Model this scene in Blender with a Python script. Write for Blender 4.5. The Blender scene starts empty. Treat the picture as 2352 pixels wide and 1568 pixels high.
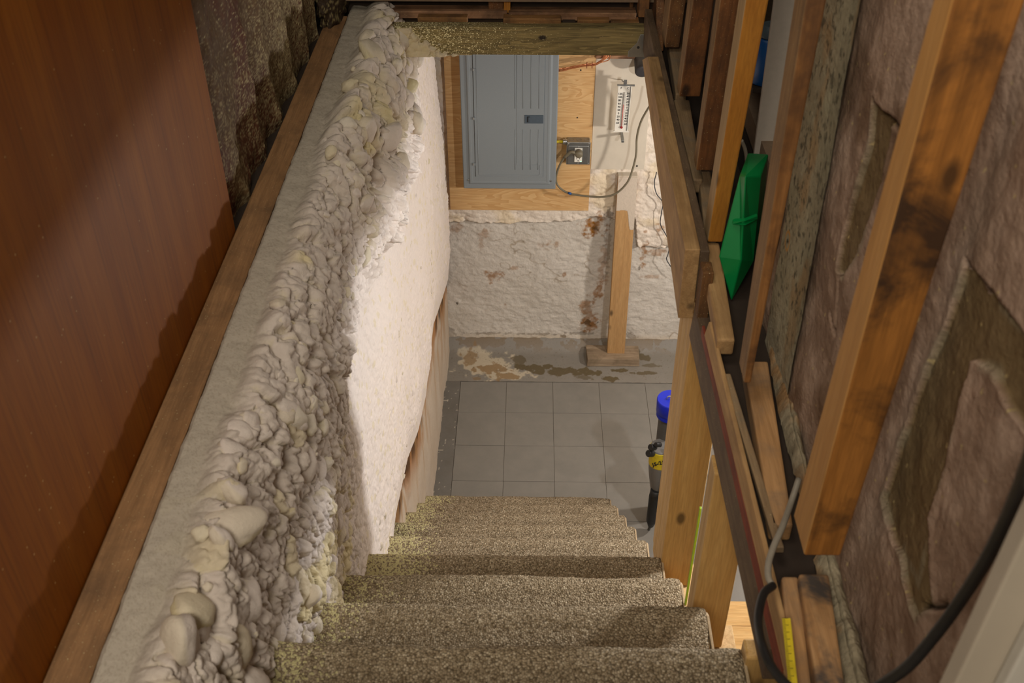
import bpy, bmesh, math, random
import numpy as np
from mathutils import Vector, Matrix

# ------------------------------------------------------------------ camera, world, lights
FPX, CX, CY = 2394.0, 1176.0, 784.0
CAM = np.array([0.0, 0.0, 3.35])          # basement floor is z = 0, the stairs run down along +Y
_D = np.array([57.0, 1869.0, -FPX]); _D /= np.linalg.norm(_D)
_U = -np.array([9.0, -3066.0, -FPX]); _U -= _U.dot(_D) * _D; _U /= np.linalg.norm(_U)
ROT = np.array([np.cross(_D, _U), _D, _U])
scene = bpy.context.scene
C = scene.collection
cd = bpy.data.cameras.new('camera'); cam = bpy.data.objects.new('camera', cd); C.objects.link(cam)
cd.sensor_width = 36.0; cd.lens = FPX / 2352 * 36.0; cd.clip_start = 0.05
cd.dof.use_dof = True; cd.dof.focus_distance = 3.4; cd.dof.aperture_fstop = 9.0
M4 = Matrix([[*ROT[i], CAM[i]] for i in range(3)] + [[0, 0, 0, 1]])
cam.matrix_world = M4
scene.camera = cam
vs = scene.view_settings
vs.view_transform = 'Standard'; vs.look = 'None'; vs.gamma = 1; vs.use_curve_mapping = False
vs.exposure = 0.0
w = bpy.data.worlds.new('world'); scene.world = w; w.use_nodes = True
w.node_tree.nodes['Background'].inputs[0].default_value = (1.0, 0.86, 0.68, 1)
w.node_tree.nodes['Background'].inputs[1].default_value = 0.05

def point(name, loc, power, col, r):
    l = bpy.data.lights.new(name, 'POINT'); l.energy = power; l.color = col; l.shadow_soft_size = r
    o = bpy.data.objects.new(name, l); o.location = loc; C.objects.link(o); return o
def area(name, loc, target, sx, sy, power, col):
    l = bpy.data.lights.new(name, 'AREA'); l.shape = 'RECTANGLE'; l.size = sx; l.size_y = sy; l.energy = power; l.color = col
    o = bpy.data.objects.new(name, l); o.location = loc
    d = Vector(target) - Vector(loc); o.rotation_euler = d.to_track_quat('-Z', 'Y').to_euler(); C.objects.link(o); return o
LAMP_A = (0.98, 1.93, 2.12)
LAMP_B = (1.48, 3.30, 1.42)
point('basement_bulb', LAMP_A, 52, (0.97, 0.98, 1.0), 0.035)
point('basement_worklight', LAMP_B, 56, (1.0, 0.92, 0.85), 0.05)
area('stairhead_light', (-0.25, 1.35, 4.5), (-0.1, 1.5, 2.0), 0.8, 0.8, 11, (1.0, 0.92, 0.79))
area('hall_light', (-0.42, -0.75, 4.1), (0.1, 1.8, 2.2), 0.9, 0.7, 42, (1.0, 0.92, 0.79))

def at(px, py, x=None, y=None, z=None):
    """the point of a real plane (x, y or z = const) that lies at a place in the photograph"""
    r = ROT @ np.array([px - CX, CY - py, -FPX])
    for a, v in ((0, x), (1, y), (2, z)):
        if v is not None:
            return CAM + r * (v - CAM[a]) / r[a]

# ------------------------------------------------------------------ helpers
def tag(o, label=None, cat=None, group=None, kind=None):
    if label: o['label'] = label
    if cat: o['category'] = cat
    if group: o['group'] = group
    if kind: o['kind'] = kind
    return o
def thing(name, loc, label, cat, group=None):
    o = bpy.data.objects.new(name, None); C.objects.link(o); o.location = loc; o.empty_display_size = 0.05
    return tag(o, label, cat, group)
def wpos(o):
    v = Vector(o.location)
    while o.parent: o = o.parent; v += Vector(o.location)
    return v
def mk(name, verts, faces, mat, parent=None, smooth=False, col=None, mods=None, fattr=None):
    v = np.asarray(verts, dtype=np.float64).reshape(-1, 3)
    org = np.array([(v[:, 0].min() + v[:, 0].max()) / 2, (v[:, 1].min() + v[:, 1].max()) / 2, v[:, 2].min()])
    me = bpy.data.meshes.new(name)
    if isinstance(faces, np.ndarray):
        n = len(faces); k = faces.shape[1]
        me.vertices.add(len(v)); me.vertices.foreach_set('co', (v - org).ravel().astype(np.float32))
        me.loops.add(n * k); me.loops.foreach_set('vertex_index', faces.ravel().astype(np.int32))
        me.polygons.add(n); me.polygons.foreach_set('loop_start', np.arange(0, n * k, k, dtype=np.int32))
        me.polygons.foreach_set('loop_total', np.full(n, k, dtype=np.int32))
        me.update(calc_edges=True); me.validate()
    else:
        me.from_pydata([tuple(p) for p in (v - org)], [], [tuple(f) for f in faces]); me.update()
        bm = bmesh.new(); bm.from_mesh(me); bmesh.ops.recalc_face_normals(bm, faces=bm.faces); bm.to_mesh(me); bm.free()
    if smooth: me.polygons.foreach_set('use_smooth', np.ones(len(me.polygons), dtype=bool))
    if col is not None:
        a = me.color_attributes.new('Col', 'FLOAT_COLOR', 'POINT')
        c4 = np.ones((len(v), 4), dtype=np.float32); c4[:, :3] = col; a.data.foreach_set('color', c4.ravel())
    me.materials.append(mat)
    o = bpy.data.objects.new(name, me); C.objects.link(o)
    if parent is not None:
        o.parent = parent; o.location = Vector(org) - wpos(parent)
    else: o.location = org
    return o
HF = [(0, 1, 2, 3), (7, 6, 5, 4), (0, 4, 5, 1), (1, 5, 6, 2), (2, 6, 7, 3), (3, 7, 4, 0)]
def bevel(o, wd=0.002, seg=2):
    m = o.modifiers.new('bevel', 'BEVEL'); m.width = wd; m.segments = seg; m.limit_method = 'ANGLE'; return o
def hexa(name, p8, mat, parent=None, bv=0.002):
    o = mk(name, p8, HF, mat, parent)
    if bv: bevel(o, bv)
    return o
def box(name, x0, x1, y0, y1, z0, z1, mat, parent=None, bv=0.002):
    return hexa(name, [(x0, y0, z0), (x1, y0, z0), (x1, y1, z0), (x0, y1, z0), (x0, y0, z1), (x1, y0, z1), (x1, y1, z1), (x0, y1, z1)], mat, parent, bv)
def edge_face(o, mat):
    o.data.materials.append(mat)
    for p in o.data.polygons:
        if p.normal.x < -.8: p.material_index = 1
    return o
def catmull(P, n=8):
    P = [np.array(p, float) for p in P]; Q = [2 * P[0] - P[1]] + P + [2 * P[-1] - P[-2]]; out = []
    for i in range(1, len(Q) - 2):
        for k in range(n):
            t = k / n
            out.append(0.5 * (2 * Q[i] + (Q[i + 1] - Q[i - 1]) * t + (2 * Q[i - 1] - 5 * Q[i] + 4 * Q[i + 1] - Q[i + 2]) * t * t + (3 * Q[i] - Q[i - 1] - 3 * Q[i + 1] + Q[i + 2]) * t ** 3))
    out.append(P[-1]); return out
def tube_data(P, r, seg=10):
    P = [np.array(p, float) for p in P]; V = []; F = []; up = None
    n = len(P); rr = r if hasattr(r, '__len__') else [r] * n
    for i in range(n):
        t = P[min(i + 1, n - 1)] - P[max(i - 1, 0)]; t /= np.linalg.norm(t) + 1e-12
        if up is None:
            up = np.cross(t, [0.13, 0.31, 0.9]); up /= np.linalg.norm(up)
        up = up - up.dot(t) * t; up /= np.linalg.norm(up); b = np.cross(t, up)
        for k in range(seg):
            a = 2 * math.pi * k / seg; V.append(P[i] + rr[i] * (math.cos(a) * up + math.sin(a) * b))
    for i in range(n - 1):
        for k in range(seg):
            F.append((i * seg + k, i * seg + (k + 1) % seg, (i + 1) * seg + (k + 1) % seg, (i + 1) * seg + k))
    F.append(tuple(range(seg))); F.append(tuple((n - 1) * seg + k for k in range(seg)))
    return V, F
def tube(name, P, r, mat, parent=None, n=8, seg=10, smooth=True):
    Q = catmull(P, n) if n else P
    V, F = tube_data(Q, r, seg)
    return mk(name, V, F, mat, parent, smooth)
def cyl(name, p0, p1, r0, mat, parent=None, r1=None, seg=24, bv=0.001, smooth=False):
    V, F = tube_data([p0, p1], [r0, r0 if r1 is None else r1], seg)
    o = mk(name, V, F, mat, parent, False)
    if bv: bevel(o, bv)
    for p in o.data.polygons: p.use_smooth = len(p.vertices) == 4
    return o
def lathe(name, p0, p1, prof, mat, parent=None, seg=32):
    """prof: (t along p0->p1, radius)"""
    p0 = np.array(p0, float); p1 = np.array(p1, float)
    P = [p0 + (p1 - p0) * t for t, r in prof]
    d = (p1 - p0) / np.linalg.norm(p1 - p0); up = np.cross(d, [0.13, 0.31, 0.9]); up /= np.linalg.norm(up); b = np.cross(d, up)
    V = []; F = []
    for (t, r), q in zip(prof, P):
        for k in range(seg):
            a = 2 * math.pi * k / seg; V.append(q + r * (math.cos(a) * up + math.sin(a) * b))
    n = len(P)
    for i in range(n - 1):
        for k in range(seg): F.append((i * seg + k, i * seg + (k + 1) % seg, (i + 1) * seg + (k + 1) % seg, (i + 1) * seg + k))
    F.append(tuple(range(seg))); F.append(tuple((n - 1) * seg + k for k in range(seg)))
    o = mk(name, V, F, mat, parent)
    for p in o.data.polygons: p.use_smooth = len(p.vertices) == 4
    return o
def poly_prism(name, pts, depth, mat, parent=None, bv=0.0):
    """pts: 3D outline, depth: vector"""
    pts = [np.array(p, float) for p in pts]; n = len(pts); d = np.array(depth, float)
    V = pts + [p + d for p in pts]
    F = [tuple(range(n)), tuple(range(2 * n - 1, n - 1, -1))] + [(i, (i + 1) % n, n + (i + 1) % n, n + i) for i in range(n)]
    o = mk(name, V, F, mat, parent)
    if bv: bevel(o, bv, 2)
    return o
def text_mesh(name, items, mat, parent, frame, thick=0.0003):
    """items: (string, u, v, size) in a frame (origin, u axis, v axis, normal)"""
    O, U, W, N = [np.array(a, float) for a in frame]; V = []; F = []
    dg = None
    for s, u, v, size in items:
        cu = bpy.data.curves.new('t', 'FONT'); cu.body = s; cu.size = size; cu.align_x = 'CENTER'; cu.align_y = 'CENTER'; cu.extrude = thick; cu.resolution_u = 2; cu.offset = size * 0.02
        ob = bpy.data.objects.new('t', cu); C.objects.link(ob)
        me = bpy.data.meshes.new_from_object(ob)
        b = len(V)
        for p in me.vertices: V.append(O + U * (u + p.co.x) + W * (v + p.co.y) + N * (p.co.z))
        for p in me.polygons: F.append(tuple(b + i for i in p.vertices))
        bpy.data.objects.remove(ob); bpy.data.curves.remove(cu); bpy.data.meshes.remove(me)
    return mk(name, V, F, mat, parent)

# numpy noise
_rng = np.random.RandomState(7); _T = _rng.rand(16, 256, 256)
def vn(x, y, s=0):
    xi = np.floor(x).astype(int); yi = np.floor(y).astype(int); fx = x - xi; fy = y - yi
    fx = fx * fx * (3 - 2 * fx); fy = fy * fy * (3 - 2 * fy); T = _T[s % 16]
    a = T[xi & 255, yi & 255]; b = T[(xi + 1) & 255, yi & 255]; c = T[xi & 255, (yi + 1) & 255]; d = T[(xi + 1) & 255, (yi + 1) & 255]
    return a + (b - a) * fx + (c - a) * fy + (a - b - c + d) * fx * fy
def fbm(x, y, s=0, o=4):
    r = 0; a = 0.5; t = 0
    for k in range(o): r = r + a * vn(x * 2 ** k + 17.3 * k, y * 2 ** k + 5.1 * k, s + k); t += a; a *= 0.55
    return r / t
def worley(x, y, s=0):
    xi = np.floor(x).astype(int); yi = np.floor(y).astype(int); f1 = np.full(x.shape, 9.0); f2 = np.full(x.shape, 9.0); cid = np.zeros(x.shape)
    A, B, R_ = _T[s % 16], _T[(s + 5) % 16], _T[(s + 9) % 16]
    for dx in (-1, 0, 1):
        for dy in (-1, 0, 1):
            i = (xi + dx) & 255; j = (yi + dy) & 255
            d = np.hypot(xi + dx + A[i, j] - x, yi + dy + B[i, j] - y)
            m = d < f1; f2 = np.where(m, f1, np.minimum(f2, d)); cid = np.where(m, R_[i, j], cid); f1 = np.where(m, d, f1)
    return f1, f2, cid
def sst(a, b, x):
    t = np.clip((x - a) / (b - a), 0, 1); return t * t * (3 - 2 * t)
def gridf(nu, nv):
    i, j = np.meshgrid(np.arange(nu - 1), np.arange(nv - 1), indexing='ij'); a = (i * nv + j).ravel()
    return np.stack([a, a + nv, a + nv + 1, a + 1], 1)
def lin(r, g, b):
    return tuple(((c / 255) / 12.92 if c / 255 <= 0.04045 else ((c / 255 + 0.055) / 1.055) ** 2.4) for c in (r, g, b))
def mixc(c, col, m):
    return c * (1 - m[:, None]) + np.array(col)[None, :] * m[:, None]

# ------------------------------------------------------------------ materials
class NT:
    def __init__(s, name):
        s.m = bpy.data.materials.new(name); s.m.use_nodes = True; s.t = s.m.node_tree; s.b = s.t.nodes['Principled BSDF']
    def n(s, typ, **k):
        o = s.t.nodes.new(typ)
        for a, v in k.items():
            if a.startswith('_'): setattr(o, a[1:], v)
            else: o.inputs[a.replace('__', ' ')].default_value = v
        return o
    def l(s, a, b): s.t.links.new(a, b)
    def mix(s, f, a, b, typ='MIX'):
        o = s.t.nodes.new('ShaderNodeMix'); o.data_type = 'RGBA'; o.blend_type = typ
        for q, v in ((0, f), (6, a), (7, b)):
            if isinstance(v, (float, int)): o.inputs[q].default_value = v
            elif isinstance(v, tuple): o.inputs[q].default_value = (*v, 1)
            else: s.l(v, o.inputs[q])
        return o.outputs[2]
    def ramp(s, f, p0, p1, c0=(0, 0, 0), c1=(1, 1, 1)):
        o = s.t.nodes.new('ShaderNodeValToRGB'); e = o.color_ramp.elements; e[0].position = p0; e[1].position = p1
        e[0].color = (*c0, 1); e[1].color = (*c1, 1); s.l(f, o.inputs[0]); return o.outputs[0]
    def coord(s, scale=(1, 1, 1), rnd=True):
        tc = s.n('ShaderNodeTexCoord'); mp = s.n('ShaderNodeMapping'); mp.inputs['Scale'].default_value = scale
        s.l(tc.outputs['Object'], mp.inputs[0])
        if rnd:
            oi = s.n('ShaderNodeObjectInfo'); mu = s.n('ShaderNodeMath', _operation='MULTIPLY'); mu.inputs[1].default_value = 13.7
            s.l(oi.outputs['Random'], mu.inputs[0]); s.l(mu.outputs[0], mp.inputs['Location'])
        return mp.outputs[0]
    def noise(s, v, sc, det=3, rough=0.6, dist=0.0):
        o = s.n('ShaderNodeTexNoise'); o.inputs['Scale'].default_value = sc; o.inputs['Detail'].default_value = det
        o.inputs['Roughness'].default_value = rough; o.inputs['Distortion'].default_value = dist; s.l(v, o.inputs['Vector']); return o.outputs[0]
    def bump(s, h, st, d):
        o = s.n('ShaderNodeBump'); o.inputs['Strength'].default_value = st; o.inputs['Distance'].default_value = d; s.l(h, o.inputs['Height'])
        p = s.b.inputs['Normal']
        if p.is_linked: s.l(p.links[0].from_socket, o.inputs['Normal'])
        s.l(o.outputs[0], p)
    def col(s, c):
        if isinstance(c, tuple): s.b.inputs['Base Color'].default_value = (*c, 1)
        else: s.l(c, s.b.inputs['Base Color'])
    def set(s, **k):
        for a, v in k.items(): s.b.inputs[a.replace('__', ' ')].default_value = v
def plain(name, c, rough=0.6, metal=0.0, nz=0.12, sc=60, bump=0.0):
    t = NT(name); v = t.coord(); f = t.noise(v, sc, 3)
    t.col(t.mix(t.ramp(f, 0.3, 0.7), tuple(x * (1 - nz) for x in c), tuple(min(1, x * (1 + nz)) for x in c)))
    t.set(Roughness=rough, Metallic=metal)
    if bump: t.bump(f, 0.5, bump)
    return t.m
def wood(name, c1, c2, axis='Z', dirt=None, dirt_amt=0.4, speck=0.0, rough=0.75, knots=True, gr=1.0, speck_c=lin(214, 202, 150), soft=0.5):
    t = NT(name)
    st = {'X': (0.06, 1, 1), 'Y': (1, 0.06, 1), 'Z': (1, 1, 0.06)}[axis]
    v = t.coord(st)
    g1 = t.noise(v, 55 * gr, 4, 0.6, 0.6); g2 = t.noise(v, 300 * gr, 3, 0.6)
    c = t.mix(t.ramp(g1, 0.5 - 0.22 * soft, 0.5 + 0.22 * soft), c1, c2)
    c = t.mix(t.ramp(g2, 0.4, 0.75, (0, 0, 0), (0.45, 0.45, 0.45)), c, tuple(x * 0.55 for x in c1))
    v2 = t.coord((1, 1, 1))
    if knots:
        st2 = {'X': (0.5, 1, 1), 'Y': (1, 0.5, 1), 'Z': (1, 1, 0.5)}[axis]
        vo = t.n('ShaderNodeTexVoronoi'); vo.inputs['Scale'].default_value = 12.0; t.l(t.coord(st2), vo.inputs['Vector'])
        k = t.ramp(vo.outputs['Distance'], 0.08, 0.16, (.9,) * 3, (0, 0, 0))
        c = t.mix(k, c, tuple(x * 0.22 for x in c1))
    if dirt is not None:
        d = t.noise(v2, 9, 5, 0.65, 0.4); c = t.mix(t.ramp(d, 0.45, 0.72, (0, 0, 0), (dirt_amt * 2,) * 3), c, dirt)
    if speck:
        for sc, th in ((260, 0.16), (110, 0.12)):
            vo = t.n('ShaderNodeTexVoronoi'); vo.inputs['Scale'].default_value = sc; t.l(v2, vo.inputs['Vector'])
            s1 = t.ramp(vo.outputs['Distance'], th * speck, th * speck + 0.05, (1, 1, 1), (0, 0, 0)); c = t.mix(s1, c, speck_c)
    t.col(c); t.set(Roughness=rough); t.bump(g1, 0.35, 0.0015); t.bump(g2, 0.3, 0.0008)
    return t.m
def vcol(name, rough=0.9, bumps=((40, 0.004), (220, 0.0012)), tint=0.08, spec=0.3, fine=None):
    t = NT(name); a = t.n('ShaderNodeAttribute'); a.attribute_name = 'Col'; v = t.coord(rnd=False)
    f = t.noise(v, 90, 4)
    c = t.mix(1.0, a.outputs['Color'], t.ramp(f, 0.3, 0.7, (1 - tint,) * 3, (1 + 0 * tint,) * 3), 'MULTIPLY')
    t.col(c); t.set(Roughness=rough); t.b.inputs['Specular IOR Level'].default_value = spec
    for sc, d in bumps: t.bump(t.noise(v, sc, 4, 0.65), 0.8, d)
    return t.m

M = {}
M['foam'] = vcol('spray_foam_paint', 0.75, ((60, 0.0028), (330, 0.0010)), 0.05, 0.25)
M['plaster'] = vcol('painted_plaster', 0.85, ((25, 0.006), (120, 0.002), (500, 0.0006)), 0.07)
M['mauve'] = vcol('torn_wallboard', 0.95, ((30, 0.006), (160, 0.002)), 0.22, 0.15)
M['concrete'] = vcol('painted_concrete', 0.55, ((300, 0.0006),), 0.06, 0.4)
M['membrane'] = vcol('old_dark_membrane', 0.7, ((50, 0.004), (300, 0.001)), 0.3, 0.3)
M['new_pine_z'] = wood('new_pine', lin(188, 144, 80), lin(206, 166, 102), 'Z', soft=0.9)
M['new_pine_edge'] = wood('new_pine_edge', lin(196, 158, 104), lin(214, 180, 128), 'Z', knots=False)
M['stud_old'] = wood('old_stud_wood', lin(122, 80, 38), lin(160, 110, 58), 'Z', lin(70, 44, 24), 0.5, rough=0.7)
M['stud_orange'] = wood('orange_stud_wood', lin(172, 110, 32), lin(190, 128, 44), 'Z', None, soft=0.9)
M['stud_dark'] = wood('dark_stud_wood', lin(92, 60, 30), lin(124, 84, 44), 'Z', lin(60, 40, 24), 0.4, speck=0.45)
M['stud_stained'] = wood('stained_stud_wood', lin(136, 86, 30), lin(166, 108, 44), 'Z', lin(60, 36, 14), 0.62, rough=0.7)
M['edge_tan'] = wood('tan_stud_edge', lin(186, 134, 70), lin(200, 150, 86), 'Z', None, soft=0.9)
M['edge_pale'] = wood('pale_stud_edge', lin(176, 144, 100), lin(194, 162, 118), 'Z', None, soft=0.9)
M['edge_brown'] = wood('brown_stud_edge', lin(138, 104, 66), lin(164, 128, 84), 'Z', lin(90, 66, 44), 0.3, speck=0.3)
M['stud_deep'] = wood('deep_brown_stud', lin(98, 58, 24), lin(128, 80, 38), 'Z', lin(60, 38, 22), 0.4, speck=0.25)
M['stained_block'] = wood('stained_block_wood', lin(158, 116, 72), lin(182, 140, 94), 'Y', lin(74, 66, 60), 0.85, knots=False)
M['board_y'] = wood('tan_board_wood', lin(170, 132, 86), lin(192, 154, 104), 'Y', lin(120, 90, 56), 0.25)
M['plate_y'] = wood('sill_plate_wood', lin(164, 122, 76), lin(186, 142, 94), 'Y', lin(108, 96, 84), 0.35, knots=False)
M['plate_grey'] = wood('grey_plate_wood', lin(128, 102, 72), lin(152, 126, 92), 'Y', lin(110, 104, 92), 0.35, speck=0.35, knots=False)
M['rim_dark'] = wood('dark_rim_wood', lin(98, 78, 58), lin(118, 96, 72), 'Y', lin(70, 52, 38), 0.4, speck=0.3, knots=False)
M['red_strip'] = wood('red_stained_wood', lin(126, 54, 32), lin(150, 70, 44), 'Y', lin(84, 40, 26), 0.4, knots=False)
M['ledge_wood'] = wood('ledge_board_wood', lin(132, 96, 60), lin(156, 116, 76), 'Y', lin(84, 62, 42), 0.3, speck=0.30, knots=False)
M['ledger_x'] = wood('reddish_ledger_wood', lin(138, 100, 70), lin(170, 128, 94), 'X', lin(60, 40, 26), 0.45, speck=0.25, knots=False)
M['brown_x'] = wood('brown_block_wood', lin(124, 86, 46), lin(156, 112, 64), 'X', lin(50, 34, 20), 0.45, speck=0.3, knots=False)
M['brown_z'] = wood('brown_upright_wood', lin(110, 70, 36), lin(146, 98, 56), 'Z', lin(50, 34, 20), 0.3, speck=0.5, knots=False)
M['grey_sheet'] = plain('grey_sheathing', lin(92, 82, 68), 0.9, nz=0.2, sc=20, bump=0.002)
M['dark_void'] = plain('dark_wood_and_shade', lin(48, 36, 26), 0.9)  # dark wood, also painted in for shade in the ledge gap
M['ply'] = None
M['post_wood'] = wood('wall_post_wood', lin(176, 134, 84), lin(192, 152, 100), 'Z', None, soft=0.9)
M['block_old'] = wood('weathered_block_wood', lin(140, 120, 96), lin(164, 144, 118), 'X', lin(96, 80, 58), 0.4, knots=False)
M['mahogany'] = None
M['steel'] = plain('galvanised_steel', lin(150, 152, 150), 0.38, 0.85, nz=0.1, sc=40)
M['zinc'] = plain('bright_zinc', lin(190, 192, 190), 0.3, 0.9)
M['panel_grey'] = plain('grey_panel_enamel', lin(126, 133, 136), 0.5, 0.0, nz=0.03, sc=300, bump=0.0001)
M['latch_grey'] = plain('dark_grey_plastic', lin(70, 82, 92), 0.5, nz=0.04)
M['latch_dark'] = plain('black_plastic', lin(28, 30, 34), 0.5)
M['hole'] = plain('dark_hole', lin(24, 18, 14), 0.8)
M['white_plastic'] = plain('white_plastic', lin(226, 222, 210), 0.4, nz=0.02)
M['white_board'] = plain('white_painted_board', lin(206, 196, 178), 0.45, nz=0.03, sc=30, bump=0.0003)
M['cord'] = plain('olive_grey_cord', lin(112, 104, 84), 0.5, nz=0.04)
M['black_rubber'] = plain('black_rubber', lin(30, 30, 30), 0.45, nz=0.2)
M['grey_rubber'] = plain('grey_cable_sheath', lin(140, 132, 118), 0.5, nz=0.1)
M['dark_wire'] = plain('dark_blue_wire', lin(38, 44, 52), 0.5)
M['copper'] = plain('bare_copper', lin(226, 156, 112), 0.3, 0.95, nz=0.15, sc=90)
M['yellow'] = plain('yellow_sheath', lin(214, 190, 40), 0.5)
M['red'] = plain('red_spirit', lin(150, 20, 24), 0.4)
M['pinkred'] = plain('pale_red_column', lin(196, 120, 112), 0.4)
M['ink'] = plain('black_ink', lin(28, 28, 30), 0.6)
M['green'] = plain('green_plastic', lin(0, 128, 62), 0.42, nz=0.03)
M['blue'] = plain('blue_plastic', lin(14, 40, 190), 0.35, nz=0.03)
M['blue_label'] = plain('blue_bottle', lin(10, 74, 138), 0.4, nz=0.05)
M['teal_grey'] = plain('grey_bottle_cap', lin(70, 84, 92), 0.5)
M['pipe_grey'] = plain('dark_grey_hose', lin(78, 76, 72), 0.4, nz=0.08)
M['pipe_mid'] = plain('mid_grey_plastic', lin(112, 110, 106), 0.42, nz=0.05)
M['slate'] = plain('slate_grey_panel', lin(88, 94, 98), 0.5)
M['drywall'] = plain('white_drywall', lin(182, 172, 160), 0.9, nz=0.05, bump=0.001)
M['jamb'] = plain('off_white_jamb_paint', lin(172, 160, 142), 0.55, nz=0.04, sc=12)
M['tape'] = plain('yellow_tape', lin(214, 190, 40), 0.4)
M['lime'] = plain('lime_green_edge', lin(150, 190, 40), 0.5)
M['led'] = NT('green_led'); M['led'].set(Emission__Color=(0.05, 1, 0.4, 1), Emission__Strength=2.0); M['led'] = M['led'].m
M['ceiling'] = plain('ceiling_boards', lin(120, 100, 80), 0.9)
M['roomwall'] = plain('far_room_wall', lin(190, 178, 160), 0.9, nz=0.05)
# plywood with cathedral grain
t = NT('plywood_sheet'); v = t.coord((0.22, 1, 1.6), False)
n_ = t.noise(v, 7, 3, 0.5, 1.2); wv = t.n('ShaderNodeMath', _operation='MULTIPLY'); wv.inputs[1].default_value = 11; t.l(n_, wv.inputs[0])
fr = t.n('ShaderNodeMath', _operation='FRACT'); t.l(wv.outputs[0], fr.inputs[0])
c = t.mix(t.ramp(fr.outputs[0], 0.0, 0.9, (0, 0, 0), (1, 1, 1)), lin(216, 178, 124), lin(198, 154, 98))
g = t.noise(t.coord((0.05, 1, 1), False), 260, 3); c = t.mix(t.ramp(g, 0.45, 0.8, (0, 0, 0), (0.4, 0.4, 0.4)), c, lin(160, 118, 70))
t.col(c); t.set(Roughness=0.7); t.bump(g, 0.2, 0.0006); M['ply'] = t.m
# treated beam with knot and spray flecks
t = NT('treated_beam_wood'); v = t.coord((0.10, 1, 1), False); tc = t.n('ShaderNodeTexCoord')
n1 = t.noise(v, 26, 3, 0.5, 0.8); mu = t.n('ShaderNodeMath', _operation='MULTIPLY'); mu.inputs[1].default_value = 9; t.l(n1, mu.inputs[0])
fr = t.n('ShaderNodeMath', _operation='FRACT'); t.l(mu.outputs[0], fr.inputs[0])
c = t.mix(t.ramp(fr.outputs[0], 0.1, 0.9), lin(150, 132, 84), lin(110, 96, 58))
g = t.noise(t.coord((0.04, 1, 1), False), 420, 3); c = t.mix(t.ramp(g, 0.4, 0.75, (0, 0, 0), (0.6, 0.6, 0.6)), c, lin(58, 50, 28))
mp = t.n('ShaderNodeMapping'); mp.inputs['Location'].default_value = (-0.100, 0, -0.054 * 1.6); mp.inputs['Scale'].default_value = (1, 0, 1.6); t.l(tc.outputs['Object'], mp.inputs[0])
ln = t.n('ShaderNodeVectorMath', _operation='LENGTH'); t.l(mp.outputs[0], ln.inputs[0])
c = t.mix(t.ramp(ln.outputs['Value'], 0.008, 0.016, (1, 1, 1), (0, 0, 0)), c, lin(34, 24, 14))
v3 = t.coord((1, 1, 1), False); sx = t.n('ShaderNodeSeparateXYZ'); t.l(tc.outputs['Object'], sx.inputs[0])
for sc_, rmax, rmin in ((330, 0.75, 0.14), (150, 0.50, 0.10)):
    vo = t.n('ShaderNodeTexVoronoi'); vo.inputs['Scale'].default_value = sc_; t.l(v3, vo.inputs['Vector'])
    spc = t.n('ShaderNodeSeparateColor'); t.l(vo.outputs['Color'], spc.inputs[0])
    mr = t.n('ShaderNodeMapRange'); t.l(sx.outputs[0], mr.inputs[0]); mr.inputs[1].default_value = -0.34; mr.inputs[2].default_value = 0.20; mr.inputs[3].default_value = rmax; mr.inputs[4].default_value = rmin
    mu = t.n('ShaderNodeMath', _operation='MULTIPLY'); t.l(mr.outputs[0], mu.inputs[0]); t.l(spc.outputs[0], mu.inputs[1])
    m2 = t.n('ShaderNodeMath', _operation='ADD'); t.l(mu.outputs[0], m2.inputs[0]); m2.inputs[1].default_value = -0.06 if sc_ > 200 else 0.0
    cmp = t.n('ShaderNodeMath', _operation='LESS_THAN'); t.l(vo.outputs['Distance'], cmp.inputs[0]); t.l(m2.outputs[0], cmp.inputs[1]); c = t.mix(cmp.outputs[0], c, lin(232, 222, 176))
t.col(c); t.set(Roughness=0.8); t.bump(g, 0.3, 0.001); M['beam'] = t.m
# mahogany veneer sheet
t = NT('mahogany_veneer'); v = t.coord((1, 1, 0.05), False)
g1 = t.noise(v, 16, 4, 0.6, 0.3); g2 = t.noise(v, 190, 3, 0.6)
c = t.mix(t.ramp(g1, 0.3, 0.7), lin(132, 70, 12), lin(156, 92, 22)); c = t.mix(t.ramp(g2, 0.45, 0.8, (0, 0, 0), (0.45,) * 3), c, lin(80, 40, 14))
tc = t.n('ShaderNodeTexCoord'); sx = t.n('ShaderNodeSeparateXYZ'); t.l(tc.outputs['Object'], sx.inputs[0])
mo = t.n('ShaderNodeMath', _operation='PINGPONG'); mo.inputs[1].default_value = 0.055; t.l(sx.outputs[1], mo.inputs[0])
c = t.mix(t.ramp(mo.outputs[0], 0.0006, 0.0014, (0.22,) * 3, (0, 0, 0)), c, lin(60, 30, 10))
vo = t.n('ShaderNodeTexVoronoi'); vo.inputs['Scale'].default_value = 38; t.l(t.coord(rnd=False), vo.inputs['Vector'])
c = t.mix(t.ramp(vo.outputs['Distance'], 0.045, 0.07, (1, 1, 1), (0, 0, 0)), c, lin(190, 150, 96))
t.col(c); t.set(Roughness=0.5); t.b.inputs['Specular IOR Level'].default_value = 0.15; t.bump(g2, 0.15, 0.0005); M['mahogany'] = t.m

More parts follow.
